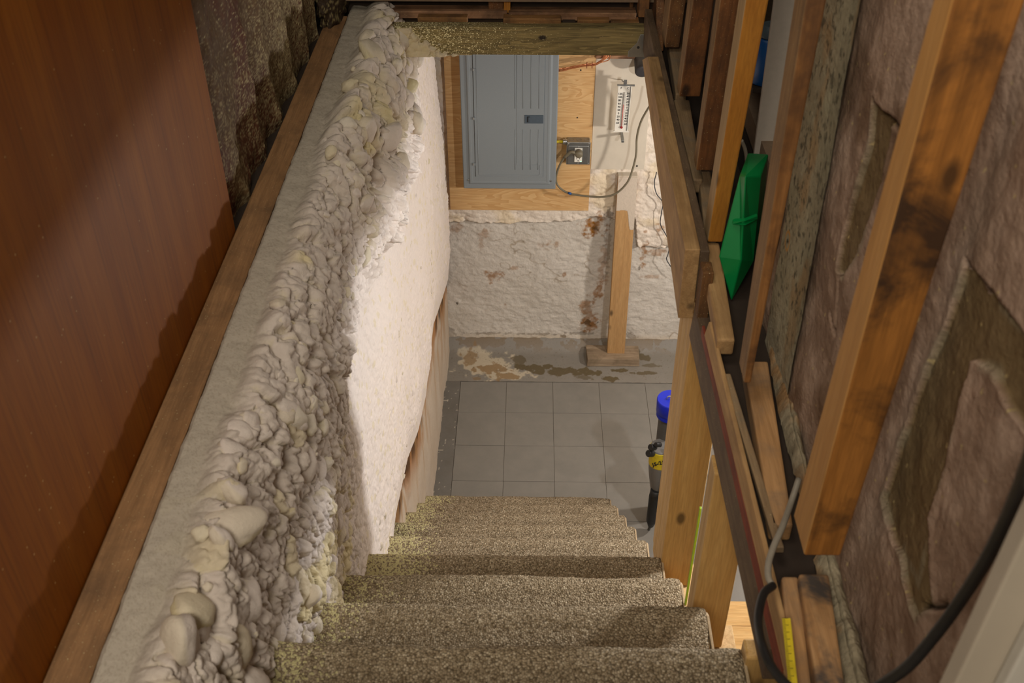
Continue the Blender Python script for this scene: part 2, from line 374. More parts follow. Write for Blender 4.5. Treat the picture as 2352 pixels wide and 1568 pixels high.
# ------------------------------------------------------------------ setting: floor
def stainmask(u, v, blobs, seed, ns=22, amp=0.75, soft=0.25):
    """blobs: (cu, cv, ru, rv, strength); irregular outlines from noise"""
    m = np.zeros(u.shape)
    n = fbm(u * ns, v * ns, seed, 5) - 0.5
    for cu, cv, ru, rv, st in blobs:
        d = np.hypot((u - cu) / ru, (v - cv) / rv) + n * amp * 2
        m = np.maximum(m, st * (1 - sst(1 - soft, 1 + soft * 0.3, d)))
    return m
fx0, fx1, fy0, fy1 = -0.62, 3.2, -0.3, 4.32
box('floor', fx0, fx1, fy0, fy1, -0.06, -0.002, plain('slab_grey', lin(120, 112, 100), 0.8), bv=0)['kind'] = 'structure'
FLOOR = bpy.data.objects['floor']
nu, nv = 640, 200
u, v = np.meshgrid(np.linspace(-0.42, 1.2, nu), np.linspace(3.0, 4.27, nv), indexing='ij')
# vinyl tiles
t = NT('grey_vinyl_tile'); vv = t.coord(); f = t.noise(vv, 12, 4); f2 = t.noise(vv, 420, 2)
c = t.mix(t.ramp(f, 0.3, 0.75), lin(124, 121, 114), lin(134, 130, 122)); c = t.mix(t.ramp(f2, 0.6, 0.75, (0, 0, 0), (0.5,) * 3), c, lin(100, 96, 88))
t.col(c); t.set(Roughness=0.42); t.bump(f2, 0.35, 0.0008); M['tile'] = t.m
random.seed(3)
TW = 0.2285; proto_tile = None
for j in range(12):
    y1 = 3.963 - TW * j; y0 = y1 - TW
    for i in range(-1, 13):
        x0 = -0.337 + TW * i; x1 = x0 + TW
        if i < 0: continue
        if proto_tile is None:
            proto_tile = box('floor_tile', x0 + 0.0008, x1 - 0.0008, y0 + 0.0008, y1 - 0.0008, -0.002, 0.0012, M['tile'], FLOOR, 0.0005); base_loc = proto_tile.location.copy()
        else:
            c_ = proto_tile.copy(); C.objects.link(c_); c_.parent = FLOOR
            c_.location = base_loc + Vector((i * TW, -j * TW, random.uniform(-0.0004, 0.0004)))
# painted concrete border: along the left wall and the cove at the far wall
def cove_col(u, v):
    n = u.size; col = np.tile(np.array(lin(140, 135, 126)), (n, 1))
    col = mixc(col, lin(124, 118, 108), fbm(u * 9, v * 9, 3) * 0.7)
    edge = sst(4.17, 4.25, v)
    col = mixc(col, lin(120, 98, 66), edge * (fbm(u * 20, v * 30, 5) > 0.5) * 0.6)
    b = [(-0.22, 4.09, 0.13, 0.10, 0.9), (-0.12, 4.02, 0.13, 0.05, 0.9), (-0.30, 4.18, 0.08, 0.05, 0.7)]
    col = mixc(col, lin(196, 184, 160), stainmask(u, v, b, 2, 26, 0.9))
    b = [(-0.20, 4.06, 0.09, 0.04, 0.8), (-0.30, 4.15, 0.04, 0.06, 0.7), (-0.12, 4.00, 0.07, 0.03, 0.8), (-0.26, 3.99, 0.03, 0.015, 0.6)]
    col = mixc(col, lin(138, 108, 66), stainmask(u, v, b, 6, 40, 1.3))
    b = [(0.02, 4.075, 0.10, 0.028, 1), (0.16, 4.05, 0.13, 0.030, 1), (0.30, 4.035, 0.10, 0.022, 1), (-0.05, 4.13, 0.03, 0.05, 0.8), (0.45, 4.06, 0.06, 0.016, 1), (0.60, 4.04, 0.10, 0.015, 0.9), (0.40, 3.99, 0.04, 0.02, 1), (0.56, 4.17, 0.05, 0.03, 0.9), (0.27, 4.00, 0.06, 0.02, 0.7), (0.62, 4.10, 0.06, 0.012, 0.7)]
    col = mixc(col, lin(98, 86, 62), stainmask(u, v, b, 8, 34, 1.1, 0.12))
    sp = vn(u * 160, v * 160, 4) > 0.90
    col = mixc(col, lin(110, 98, 76), sp * 0.6)
    return col
z = 0.0018 + 0.055 * sst(4.16, 4.25, v) ** 2 + (fbm(u * 18, v * 18, 1) - 0.5) * 0.004 - 0.0035 * sst(3.99, 3.962, v)
m = (v > 3.962)
vv_ = np.linspace(3.963, 4.27, 110); u, v = np.meshgrid(np.linspace(-0.45, 1.5, 650), vv_, indexing='ij')
z = 0.003 + 0.055 * sst(4.16, 4.26, v) ** 2 + (fbm(u * 18, v * 18, 1) - 0.5) * 0.004
mk('concrete_border', np.stack([u.ravel(), v.ravel(), z.ravel()], 1), gridf(650, 110), M['concrete'], FLOOR, True, cove_col(u.ravel(), v.ravel()))
u, v = np.meshgrid(np.linspace(-0.45, -0.338, 28), np.linspace(1.5, 3.963, 500), indexing='ij')
z = 0.003 + (fbm(u * 18, v * 18, 1) - 0.5) * 0.003
cc = np.tile(np.array(lin(122, 119, 113)), (u.size, 1)); cc = mixc(cc, lin(104, 100, 92), fbm(u.ravel() * 14, v.ravel() * 14, 3)); cc = mixc(cc, lin(196, 188, 170), (vn(u.ravel() * 130, v.ravel() * 130, 2) > 0.93) * 0.8)
mk('concrete_border', np.stack([u.ravel(), v.ravel(), z.ravel()], 1), gridf(28, 500), M['concrete'], FLOOR, True, cc)

# ------------------------------------------------------------------ setting: far wall (painted plaster below, sprayed foam above)
nu, nv = 460, 640
u, v = np.meshgrid(np.linspace(-0.44, 0.98, nu), np.linspace(-0.02, 2.1, nv), indexing='ij')
edge = 0.755 + 0.03 * (fbm(u * 5, u * 0, 2) - 0.5) - 0.03 * sst(-0.36, -0.42, u) + 0.30 * sst(0.27, 0.31, u) * 0 + (fbm(u * 30, v * 4, 3) - 0.5) * 0.03
edge = edge - 0.16 * sst(0.49, 0.52, u) + 0.03 * sst(0.15, 0.35, u)
foam = sst(edge - 0.008, edge + 0.012, v)
f1, f2, cid = worley(u * 13 + 1.5 * fbm(u * 8, v * 8, 1), v * 20 + 1.5 * fbm(u * 8, v * 8, 6), 2)
g1, g2, _ = worley(u * 36 + 1.5 * fbm(u * 20, v * 20, 1), v * 52, 4)
bump_ = 0.016 * np.sqrt(np.clip(1 - (f1 * 1.05) ** 2, 0, 1)) + 0.006 * np.sqrt(np.clip(1 - (g1) ** 2, 0, 1))
h = foam * (0.012 + bump_) + (fbm(u * 7, v * 7, 4) - 0.5) * 0.014 + (fbm(u * 40, v * 60, 8) - 0.5) * 0.006 + (fbm(u * 14, v * 22, 7) - 0.5) * 0.006
# a raised stone edge on the plaster
h += 0.0015 * sst(0.10, 0.0, np.abs(fbm(u * 3.0, v * 3.0, 11) - 0.5) * 2) * (1 - foam)
h = h + 0.02 * sst(0.10, 0.0, v)
y = 4.26 - h
U_, V_ = u.ravel(), v.ravel(); fo = foam.ravel()
col = np.tile(np.array(lin(216, 209, 198)), (U_.size, 1))
col = mixc(col, lin(196, 188, 174), fbm(U_ * 6, V_ * 6, 9) * 0.8)
col = mixc(col, lin(226, 214, 198), fo)
col = mixc(col, lin(226, 204, 160), fo * sst(0.5, 0.7, fbm(U_ * 9, V_ * 9, 2)) * 0.5)
def wp(px, py):
    p = at(px, py, y=4.24); return p[0], p[2]
def wb(px, py, rx, ry, s):
    a = wp(px, py); return (a[0], a[1], rx * 0.00205, ry * 0.0026, s)
br = [wb(1360, 525, 26, 20, 1), wb(1380, 500, 18, 12, 0.9), wb(1385, 620, 10, 60, 0.5), wb(1378, 665, 12, 22, 0.8), wb(1350, 720, 20, 30, 0.7), wb(1355, 750, 22, 18, 0.9), wb(1110, 540, 14, 10, 0.5), wb(1130, 640, 24, 12, 0.75), wb(1178, 620, 10, 6, 0.5), wb(1258, 566, 20, 8, 0.6), wb(1296, 636, 6, 5, 0.7), wb(1480, 570, 8, 34, 0.8), wb(1476, 612, 8, 10, 0.9), wb(1505, 585, 20, 9, 0.6), wb(1512, 525, 12, 10, 0.7), wb(1345, 700, 6, 14, 0.6), wb(1500, 640, 26, 6, 0.5), wb(1160, 705, 6, 4, 0.6), wb(1105, 560, 6, 20, 0.4), wb(1050, 527, 18, 10, 0.5)]
col = mixc(col, lin(146, 94, 20), stainmask(U_, V_, br, 3, 46, 1.5, 0.7) * np.clip(0.35 + 1.1 * fbm(U_ * 60, V_ * 60, 9), 0, 1))
dk = [wb(1368, 530, 12, 6, 0.8), wb(1352, 745, 16, 7, 0.8), wb(1385, 790, 6, 12, 0.7), wb(1396, 560, 8, 80, 0.45), wb(1296, 778, 10, 4, 0.9), wb(1050, 702, 3, 3, 1), wb(1470, 620, 4, 6, 0.8), wb(1400, 490, 10, 10, 0.8), wb(1120, 770, 60, 3, 0.6), wb(1230, 772, 60, 3, 0.6), wb(1330, 770, 40, 3, 0.6), wb(1450, 775, 14, 8, 0.6), wb(1035, 770, 12, 16, 0.5)]
col = mixc(col, lin(72, 58, 38), stainmask(U_, V_, dk, 6, 60, 1.3, 0.3) * 0.8)
low = sst(0.10, 0.02, V_) * fbm(U_ * 14, V_ * 30, 2); col = mixc(col, lin(168, 142, 100), low)
cr = sst(0.016, 0.0, np.abs(fbm(U_ * 5, V_ * 7, 13) - 0.5)) * (1 - fo) * sst(0.45, 0.65, fbm(U_ * 4, V_ * 4, 5)); col = mixc(col, lin(140, 120, 90), cr * 0.6)
WB = tag(mk('wall_back', np.stack([U_, y.ravel(), V_], 1), gridf(nu, nv), M['plaster'], None, True, col), kind='structure')
box('wall_back_backing', -0.7, 3.2, 4.27, 4.40, -0.06, 2.4, M['roomwall'], bv=0)['kind'] = 'structure'
box('wall_back_right', 0.98, 3.2, 4.20, 4.27, -0.02, 2.2, M['roomwall'], bv=0)['kind'] = 'structure'
box('wall_right', 3.2, 3.3, -0.3, 4.4, -0.06, 2.4, M['roomwall'], bv=0)['kind'] = 'structure'

# ------------------------------------------------------------------ setting: left foundation wall, bare painted part
ZB = ([0.3, 1.2, 1.7, 1.95, 2.13, 2.45, 2.75, 3.0, 3.4, 3.8, 4.15, 4.3], [1.9, 1.3, 1.02, 1.00, 1.01, 0.93, 0.78, 0.72, 0.76, 0.60, 0.48, 0.4])
nu, nv = 720, 260
u, v = np.meshgrid(np.linspace(0.3, 4.27, nu), np.linspace(-0.02, 1.9, nv), indexing='ij')
h = (fbm(u * 6, v * 3, 4) - 0.5) * 0.018 + (fbm(u * 40, v * 12, 8) - 0.5) * 0.004
zb = np.interp(u, *ZB) + 0.02 * (fbm(u * 9, u * 0, 3) - 0.5)
ck = sst(0.55, 0.62, fbm(u * 4.0, v * 3.0, 2)) * sst(0.30, 0.05, zb - v) * sst(0.0, 0.05, zb - v + 0.03)
h = h - 0.012 * ck
x = -0.412 + h
U_, V_ = u.ravel(), v.ravel()
col = np.tile(np.array(lin(206, 192, 174)), (U_.size, 1)); col = mixc(col, lin(190, 170, 146), fbm(U_ * 9, V_ * 5, 5))
dd = (zb.ravel() - V_)
st = sst(0.26, 0.06, dd) * sst(0.34, 0.46, fbm(U_ * 5, V_ * 4, 2) + 0.06)
col = mixc(col, lin(160, 104, 44), st * 0.9)
st = sst(0.16, 0.06, dd) * sst(0.44, 0.54, fbm(U_ * 12, V_ * 7, 7)) ; col = mixc(col, lin(70, 48, 28), st * 0.9)
st = sst(0.19, 0.12, dd + 0.05 * fbm(U_ * 8, V_ * 5, 4)) * sst(2.62, 2.40, U_) * sst(0.40, 0.5, fbm(U_ * 9, V_ * 6, 12)); col = mixc(col, lin(84, 58, 36), st * 0.95)
st = sst(0.5, 0.65, fbm(U_ * 22, V_ * 3, 10)) * sst(0.6, 0.1, dd); col = mixc(col, lin(170, 128, 80), st * 0.55)
WL = tag(mk('wall_left', np.stack([x.ravel(), U_, V_], 1), gridf(nu, nv), M['plaster'], None, True, col), kind='structure')
box('wall_left_core', -0.75, -0.44, -0.3, 4.27, -0.06, 2.155, plain('stone_wall', lin(150, 140, 125), 0.9, bump=0.004), bv=0)['kind'] = 'structure'

# ------------------------------------------------------------------ spray foam over the wall top
nu, nv = 1150, 400
Y0, Y1 = 0.42, 4.13
tt = np.linspace(0, 1, nu); yy = Y0 + (Y1 - Y0) * (0.55 * tt + 0.45 * tt ** 1.8)
prof = np.array([(-0.552, 2.196), (-0.545, 2.203), (-0.53, 2.203), (-0.510, 2.201), (-0.490, 2.193), (-0.468, 2.172), (-0.450, 2.138), (-0.438, 2.09), (-0.428, 2.0), (-0.420, 1.86), (-0.414, 1.65), (-0.411, 1.4), (-0.409, 1.1), (-0.406, 0.7), (-0.404, 0.3)])
pl = np.concatenate([[0], np.cumsum(np.hypot(*np.diff(prof, axis=0).T))])
def stairz(y): return 2.2 - (y - 0.745) * 0.88
zbot = np.maximum(np.interp(yy, *ZB), stairz(yy) - 0.34)
sbot = np.interp(-zbot, -prof[5:, 1], pl[5:]) + 0.0
sg = np.linspace(0, 1, nv)
u = np.repeat(yy[:, None], nv, 1); s = sg[None, :] * sbot[:, None]
bx = np.interp(s, pl, prof[:, 0]); bz = np.interp(s, pl, prof[:, 1])
ds = 0.03
tx = np.interp(s + ds, pl, prof[:, 0]) - np.interp(s - ds, pl, prof[:, 0]); tz = np.interp(s + ds, pl, prof[:, 1]) - np.interp(s - ds, pl, prof[:, 1])
L_ = np.hypot(tx, tz); nx, nz = -tz / L_, tx / L_
w1 = fbm(u * 6, s * 6, 1) - 0.5; w2 = fbm(u * 6, s * 6, 6) - 0.5; w3 = fbm(u * 24, s * 24, 3) - 0.5; w4 = fbm(u * 24, s * 24, 9) - 0.5
def pil(fu, fs, sd, k=1.38, wa=1.0):
    a, b, c_ = worley(u * fu + wa * (w1 * 2.6 + w3 * 0.8), s * fs + wa * (w2 * 2.6 + w4 * 0.8), sd)
    return np.sqrt(np.clip(1 - (a * k) ** 2, 0, 1)) * (0.45 + 0.75 * c_), b - a, c_
P1, e1, c1 = pil(8, 9, 1); P2, e2, c2 = pil(19, 20, 3); P3, e3, c3 = pil(34, 44, 5); P4, e4, c4 = pil(80, 100, 7)
far_blob = sst(2.0, 2.25, u) * sst(3.3, 2.9, u) * sst(0.48, 0.30, s)
near = sst(1.85, 1.55, u + 0.25 * (s - 0.5))
shade = np.clip(sst(2.02, 2.08, bz + 0.06 * w1) + near, 0, 1)        # shaded lumpy build-up near the ledge, painted darker than the lit wall
rough = np.clip(0.24 + 0.89 * sst(1.78, 1.98, bz + 0.3 * (fbm(u * 2.5, s * 2.5, 12) - 0.5)) + 0.5 * near, 0, 1.2) * (1 + 0.35 * far_blob)
ridge = sst(0.050, 0.080, s + 0.03 * w1 + 0.015 * w3)                     # flat sprayed strip first
low_f = (fbm(u * 2.2, s * 2.5, 8) - 0.5)
hh = ridge * (-0.004 + 0.034 * low_f + (0.012 * rough * P1 + 0.011 * rough ** 1.5 * P2 + 0.0115 * rough * P3 + 0.0055 * (0.3 + 0.7 * rough) * P4) + far_blob * (0.030 * P1 + 0.012))
hh -= ridge * 0.007 * rough * sst(0.10, 0.0, e2)
hh += (1 - ridge) * ((fbm(u * 30, s * 30, 4) - 0.5) * 0.006)
hh += 0.020 * sst(0.2, 0.6, s / sbot[:, None]) * sst(1.8, 2.2, u)
hh *= 1 - 0.85 * sst(0.86, 1.0, sg)[None, :] * sst(1.9, 2.1, u)
hh += 0.010 * (fbm(u * 5, s * 1.6, 6) - 0.5) * 2 * (1 - shade) * sst(1.0, 0.9, sg)[None, :]
hh = np.maximum(hh, -0.006)
endm = np.clip(sst(1.0, 0.985, sg)[None, :] * sst(Y1, Y1 - 0.03, u), 0, 1)
hh = (hh + 0.012 * ridge) * endm - 0.03 * (1 - endm)
x = bx + nx * hh; z = bz + nz * hh - 0.22 * hh * rough * sst(0.10, 0.2, s)
y = u + 0.15 * (P2 - 0.5) * 0.02 - 0.10 * hh * rough
# colour: paint with lamplight worked in, raw yellow foam where the paint missed it
U_, S_ = u.ravel(), s.ravel()
col = np.tile(np.array(lin(210, 198, 188)), (U_.size, 1))
col = mixc(col, lin(190, 177, 165), fbm(U_ * 8, S_ * 8, 2) * 0.9)
yel = sst(0.50, 0.64, fbm(U_ * 4.5, S_ * 4.5, 10)) * sst(0.35, 0.75, c2.ravel()) * sst(0.055, 0.09, S_)
yel = np.clip(yel * 0.85 + 0.55 * far_blob.ravel() * sst(0.4, 0.7, fbm(U_ * 8, S_ * 8, 4)) + 0.5 * near.ravel() * (c2.ravel() > 0.8) * sst(0.5, 0.6, fbm(U_ * 7, S_ * 7, 2)), 0, 0.9)
spots = (worley(U_ * 16, S_ * 16, 11)[0] < 0.16) & (bz.ravel() < 1.9)
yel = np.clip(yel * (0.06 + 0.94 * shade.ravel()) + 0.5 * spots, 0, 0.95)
col = mixc(col, lin(234, 222, 212), (1 - shade.ravel()) * 0.8); col = mixc(col, lin(212, 196, 136), yel * 0.7)  # lamplit lower foam painted whiter than the shaded foam
cre = sst(0.10, 0.0, e2.ravel()) * shade.ravel() * ridge.ravel(); col = mixc(col, lin(196, 184, 140), cre * 0.35)
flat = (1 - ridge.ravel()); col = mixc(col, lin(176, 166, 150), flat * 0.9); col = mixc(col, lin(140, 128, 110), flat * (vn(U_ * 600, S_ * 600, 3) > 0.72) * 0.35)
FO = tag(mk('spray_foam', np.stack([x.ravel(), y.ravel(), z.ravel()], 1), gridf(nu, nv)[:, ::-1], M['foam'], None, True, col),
    'lumpy white and cream sprayed foam coating the top and face of the left foundation wall', 'spray foam')
# overlapping blobs of foam that froze while running: real swellings sitting in the surface
rs_ = np.random.RandomState(12)
bm = bmesh.new(); bmesh.ops.create_icosphere(bm, subdivisions=3, radius=1)
IV = np.array([q.co[:] for q in bm.verts]); IF = np.array([[q.index for q in f_.verts] for f_ in bm.faces]); bm.free()
G = np.stack([x, y, z], 2)
VS = []; FS = []; CS = []; nb = 0
def blob(iy, isg, r, asp, yel_):
    global nb
    c_ = G[iy, isg]; ti = G[min(iy + 3, nu - 1), isg] - G[max(iy - 3, 0), isg]; tj = G[iy, min(isg + 3, nv - 1)] - G[iy, max(isg - 3, 0)]
    ti /= np.linalg.norm(ti); tj = tj - tj.dot(ti) * ti; tj /= np.linalg.norm(tj) + 1e-9; n_ = np.cross(ti, tj); n_ = n_ if n_[0] > 0 else -n_
    th_ = rs_.uniform(0, math.pi); e1_ = math.cos(th_) * ti + math.sin(th_) * tj; e2_ = np.cross(n_, e1_)
    ph = rs_.uniform(0, 6, 3)
    d_ = 1 + 0.10 * np.sin(3.1 * IV[:, 0] + ph[0]) * np.sin(3.7 * IV[:, 1] + ph[1]) + 0.06 * np.sin(7 * IV[:, 2] + 5 * IV[:, 0] + ph[2])
    V_2 = IV * d_[:, None]
    VS.append(c_ - n_ * r * 0.40 + np.array([0, 0, -0.15 * r]) + V_2[:, :1] * e1_ * r * asp + V_2[:, 1:2] * e2_ * r + V_2[:, 2:] * n_ * r * 0.72)
    FS.append(IF + nb); nb += len(IV)
    base_ = np.array(lin(210, 198, 188)) if rs_.rand() < .75 else np.array(lin(214, 204, 188)); k_ = np.clip(yel_ + 0.35 * (IV[:, 2] < 0.15), 0, 1)[:, None] * 0.75
    CS.append(base_ * (1 - k_) + np.array(lin(204, 190, 136)) * k_)
yarr = yy
def place(n_b, y_a, y_b, s_a, s_b, r_a, r_b, pw=2.0, yl=0.25):
    for _ in range(n_b):
        yv = rs_.uniform(y_a, y_b); iy = int(np.searchsorted(yarr, yv)); sv = rs_.uniform(s_a, s_b); isg = int(np.clip(sv / sbot[iy] * (nv - 1), 4, nv - 5))
        cl_ = fbm(np.array([yv * 5.0]), np.array([sv * 5.0]), 3)[0]
        if cl_ < 0.42: continue
        blob(iy, isg, r_a + (r_b - r_a) * rs_.rand() ** pw, rs_.uniform(1.0, 1.6), rs_.rand() * 0.6 if rs_.rand() < yl else 0.0)
place(300, 0.55, 1.5, 0.075, 0.62, 0.006, 0.026, 1.7, 0.2)
place(170, 1.4, 2.3, 0.075, 0.34, 0.006, 0.020, 1.8, 0.2)
place(220, 2.1, 3.0, 0.07, 0.30, 0.008, 0.026, 1.5, 0.5)
place(90, 2.25, 3.0, 0.08, 0.26, 0.022, 0.040, 1.3, 0.6)
place(24, 0.6, 1.15, 0.08, 0.22, 0.024, 0.036, 1.0, 0.2)
place(60, 1.8, 4.0, 0.5, 1.3, 0.006, 0.012, 1.0, 0.9)
place(40, 3.0, 4.1, 0.10, 0.5, 0.012, 0.03, 1.0, 0.2)
for iy in range(40, nu - 8, 9):                              # ragged rim at the free edge
    pass
tag(mk('foam_blob', np.concatenate(VS), np.concatenate(FS), M['foam'], FO, True, np.concatenate(CS)), kind='stuff')

# ------------------------------------------------------------------ ledge board, veneer sheet, membrane
bevel(box('ledge_board', -0.612, -0.553, 0.42, 3.05, 2.16, 2.199, M['ledge_wood']), 0.003)
tag(bpy.data.objects['ledge_board'], 'long brown board lying along the wall top between veneer sheet and foam', 'board')
box('ledge_gap_shade', -.70, -.6125, .42, 3.1, 2.156, 2.178, M['dark_void'], bv=0)['kind'] = 'structure'  # dark strip put in for the black shade of the gap behind the ledge
tag(box('veneer_sheet', -0.622, -0.614, 0.42, 1.845, 2.175, 3.7, M['mahogany'], None, 0.0008), 'tall reddish brown veneer sheet covering the left wall above the ledge', 'panel')
nu, nv = 330, 300
u, v = np.meshgrid(np.linspace(1.78, 2.93, nu), np.linspace(2.165, 3.0, nv), indexing='ij')
q = u + 0.06 * (fbm(u * 3, v * 3, 2) - 0.5) + 0.12 * (v - 2.2)
fold = np.abs(((q * 5.2 + 1.2 * fbm(q * 2, v * 1.2, 5)) % 1) - 0.5) * 2
f1, f2, _ = worley(u * 10, v * 9 + fbm(u * 6, v * 6, 2), 3)
x = -0.648 + 0.022 * fold ** 1.5 + 0.012 * (1 - f1) + (fbm(u * 30, v * 20, 4) - 0.5) * 0.012
x = np.minimum(x, -0.617 + 0.03 * sst(1.85, 1.95, u))
U_, V_ = u.ravel(), v.ravel()
col = np.tile(np.array(lin(88, 62, 38)), (U_.size, 1)); col = mixc(col, lin(122, 96, 64), fbm(U_ * 8, V_ * 6, 3))
col = mixc(col, lin(90, 30, 22), sst(0.55, 0.62, fbm(U_ * 6, V_ * 2, 12)) * 0.6)
den = 0.20 + 0.6 * sst(1.95, 2.75, U_) - 0.7 * sst(2.3, 2.7, V_) + 0.25 * (fold.ravel() - 0.3)
dust = sst(0.62, 0.35, vn(U_ * 330, V_ * 330, 3) + 0.1 - 0.45 * (den - 0.3)); col = mixc(col, lin(170, 154, 116), dust * 0.75)
sp = (worley(U_ * 120, V_ * 120, 6)[0] < 0.05 + 0.13 * np.clip(den, 0, 1)); col = mixc(col, lin(212, 200, 152), sp * 0.85)
tag(mk('wrinkled_membrane', np.stack([x.ravel(), U_, V_], 1), gridf(nu, nv), M['membrane'], None, True, col), 'dark wrinkled wall membrane flecked with foam beyond the veneer sheet', 'wall covering')
box('wall_left_upper', -0.78, -0.68, -1.2, 4.0, 2.15, 4.7, M['dark_void'], bv=0)['kind'] = 'structure'
# ragged clump at the far corner
bm = bmesh.new(); bmesh.ops.create_icosphere(bm, subdivisions=5, radius=1)
V = np.array([q.co[:] for q in bm.verts]); F = np.array([[q.index for q in f_.verts] for f_ in bm.faces]); bm.free()
rr = 0.7 + 0.6 * fbm(V[:, 0] * 3 + 9, V[:, 1] * 3 + V[:, 2] * 4 + 9, 3) + 0.25 * fbm(V[:, 0] * 14 + 30, V[:, 2] * 14 + V[:, 1] * 9 + 30, 5)
pc = at(765, 22, x=-0.60)
V = V * rr[:, None] * np.array([0.035, 0.12, 0.075]) + pc + np.array([0, 0, 0.02])
cl = np.tile(np.array(lin(64, 48, 32)), (len(V), 1)); cl = mixc(cl, lin(150, 134, 92), (vn(V[:, 1] * 300, V[:, 2] * 300, 2) > 0.72) * 0.9)
tag(mk('fibre_clump', V, F, M['membrane'], None, True, cl), 'ragged dark fibre clump at the far end of the left ledge', 'debris')

# ------------------------------------------------------------------ cross beam with hanger, framing above it
B = tag(box('cross_beam', -0.47, 0.333, 3.0, 3.04, 2.100, 2.186, M['beam']), 'greenish treated beam with a dark knot spanning above the electrical panel', 'beam')
# foam crust over the left end of the beam
nu, nv = 150, 60
u, v = np.meshgrid(np.linspace(-0.50, -0.18, nu), np.linspace(2.096, 2.185, nv), indexing='ij')
cov = np.clip((-0.285 - u) / 0.05 + (2.14 - v) * 26 + (fbm(u * 60, v * 60, 2) - 0.5) * 3.0, 0, 1)
f1, _, _ = worley(u * 70, v * 70, 2)
h = cov * (0.002 + 0.007 * np.sqrt(np.clip(1 - f1 ** 2, 0, 1)) + 0.035 * sst(-0.38, -0.48, u)) - 0.008 * (1 - cov)
tag(mk('foam_crust', np.stack([u.ravel(), (2.999 - h).ravel(), v.ravel()], 1), gridf(nu, nv), M['foam'], B, True, mixc(np.tile(np.array(lin(206, 192, 172)), (u.size, 1)), lin(205, 190, 140), fbm(u.ravel() * 50, v.ravel() * 50, 3) * 0.8)), 'pale foam crust')
HG = thing('joist_hanger', at(1465, 127, y=2.997), 'galvanised steel joist hanger at the right end of the treated beam', 'bracket')
hp = [at(1471, 79, y=2.995), at(1488, 80, y=2.995), at(1487, 97, y=2.995), at(1482, 112, y=2.995), at(1482, 131, y=2.995), at(1442, 131, y=2.995), at(1443, 118, y=2.995), at(1463, 99, y=2.995)]
poly_prism('plate', hp, (0, 0.003, 0), M['steel'], HG, 0.001)
for px, py in ((1466, 109), (1483, 89)): cyl('nail_hole', at(px, py, y=2.996), at(px, py, y=2.9935), 0.004, M['hole'], HG, bv=0)
def fy(name, x0, z0, x1, z1, yf, depth, mat, label, cat, group=None):
    a = at(x0, z1, y=yf); b = at(x1, z0, y=yf)
    return tag(box(name, a[0], b[0], yf, yf + depth, min(a[2], b[2]), max(a[2], b[2]), mat), label, cat, group)
fy('sheathing', 1174, -90, 1458, 38, 3.17, 0.015, M['grey_sheet'], 'grey sheathing board facing the stairs above the reddish ledger', 'board')
fy('sheathing', 870, -90, 1124, 32, 3.15, 0.015, wood('dark_speckled_board', lin(62, 44, 28), lin(86, 64, 42), 'X', None, speck=0.35, knots=False), 'dark board flecked with pale foam above the left half of the beam', 'board')
fy('ledger', 1168, 30, 1462, 47, 3.06, 0.05, M['ledger_x'], 'pinkish brown ledger strip above the right half of the treated beam', 'board')
fy('ledger', 868, 26, 1165, 42, 3.07, 0.05, M['ledger_x'], 'flecked brown ledger strip above the left half of the treated beam', 'board')
fy('filler_block', 1156, 43, 1289, 62, 3.03, 0.04, M['brown_x'], 'long brown filler block wedged on the beam under the ledger middle', 'block')
fy('filler_block', 1326, 46, 1400, 64, 3.035, 0.04, M['brown_x'], 'short rotted filler block on the beam right of the long one', 'block')
fy('filler_block', 1292, 49, 1322, 62, 3.045, 0.04, M['dark_void'], 'tiny dark filler block between the long and the rotted blocks on the beam', 'block')
fy('filler_block', 1402, 50, 1468, 68, 3.04, 0.04, M['brown_x'], 'crumbling dark filler block beside the joist hanger', 'block')
fy('filler_block', 960, 40, 1073, 60, 3.04, 0.04, M['brown_x'], 'flecked filler block on the beam near the foam covered end', 'block')
fy('cripple_stud', 1122, -90, 1155, 27, 3.09, 0.05, M['brown_z'], 'pale flecked cripple stud standing on the ledger left of centre', 'stud')
fy('cripple_stud', 1157, -90, 1172, 30, 3.08, 0.06, M['stud_orange'], 'narrow orange cripple stud beside the flecked one on the ledger', 'stud')
fy('cripple_stud', 1445, -90, 1462, 32, 3.10, 0.05, M['stud_dark'], 'dark cripple stud at the right end of the grey sheathing', 'stud')
fy('cripple_stud', 1466, -90, 1500, 40, 3.02, 0.06, M['stud_old'], 'brown cripple stud above the joist hanger', 'stud')
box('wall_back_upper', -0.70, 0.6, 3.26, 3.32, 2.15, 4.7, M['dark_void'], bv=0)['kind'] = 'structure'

# ------------------------------------------------------------------ stairs
RISE, RUN, ZT, YT = 0.2155, 0.2445, 2.2, 0.745
def nos(k): return YT + RUN * k, ZT - RISE * k
ST = thing('staircase', (0, 2.3, 0), 'steep basement staircase with beige brown carpeted treads beside the foam wall', 'staircase')
t = NT('beige_brown_carpet'); v_ = t.coord(rnd=False)
vo = t.n('ShaderNodeTexVoronoi'); vo.inputs['Scale'].default_value = 265; t.l(v_, vo.inputs['Vector'])
sc_ = t.n('ShaderNodeSeparateColor'); t.l(vo.outputs['Color'], sc_.inputs[0])
c = t.mix(t.ramp(sc_.outputs[0], 0.0, 0.45), lin(130, 113, 88), lin(164, 147, 120)); c = t.mix(t.ramp(sc_.outputs[0], 0.7, 0.95), c, lin(200, 184, 156))
c = t.mix(t.ramp(vo.outputs['Distance'], 0.35, 0.85, (0, 0, 0), (0.75,) * 3), c, lin(72, 60, 44))
a = t.n('ShaderNodeAttribute'); a.attribute_name = 'Col'; lt = t.n('ShaderNodeMath', _operation='LESS_THAN'); sa = t.n('ShaderNodeSeparateColor'); t.l(a.outputs['Color'], sa.inputs[0])
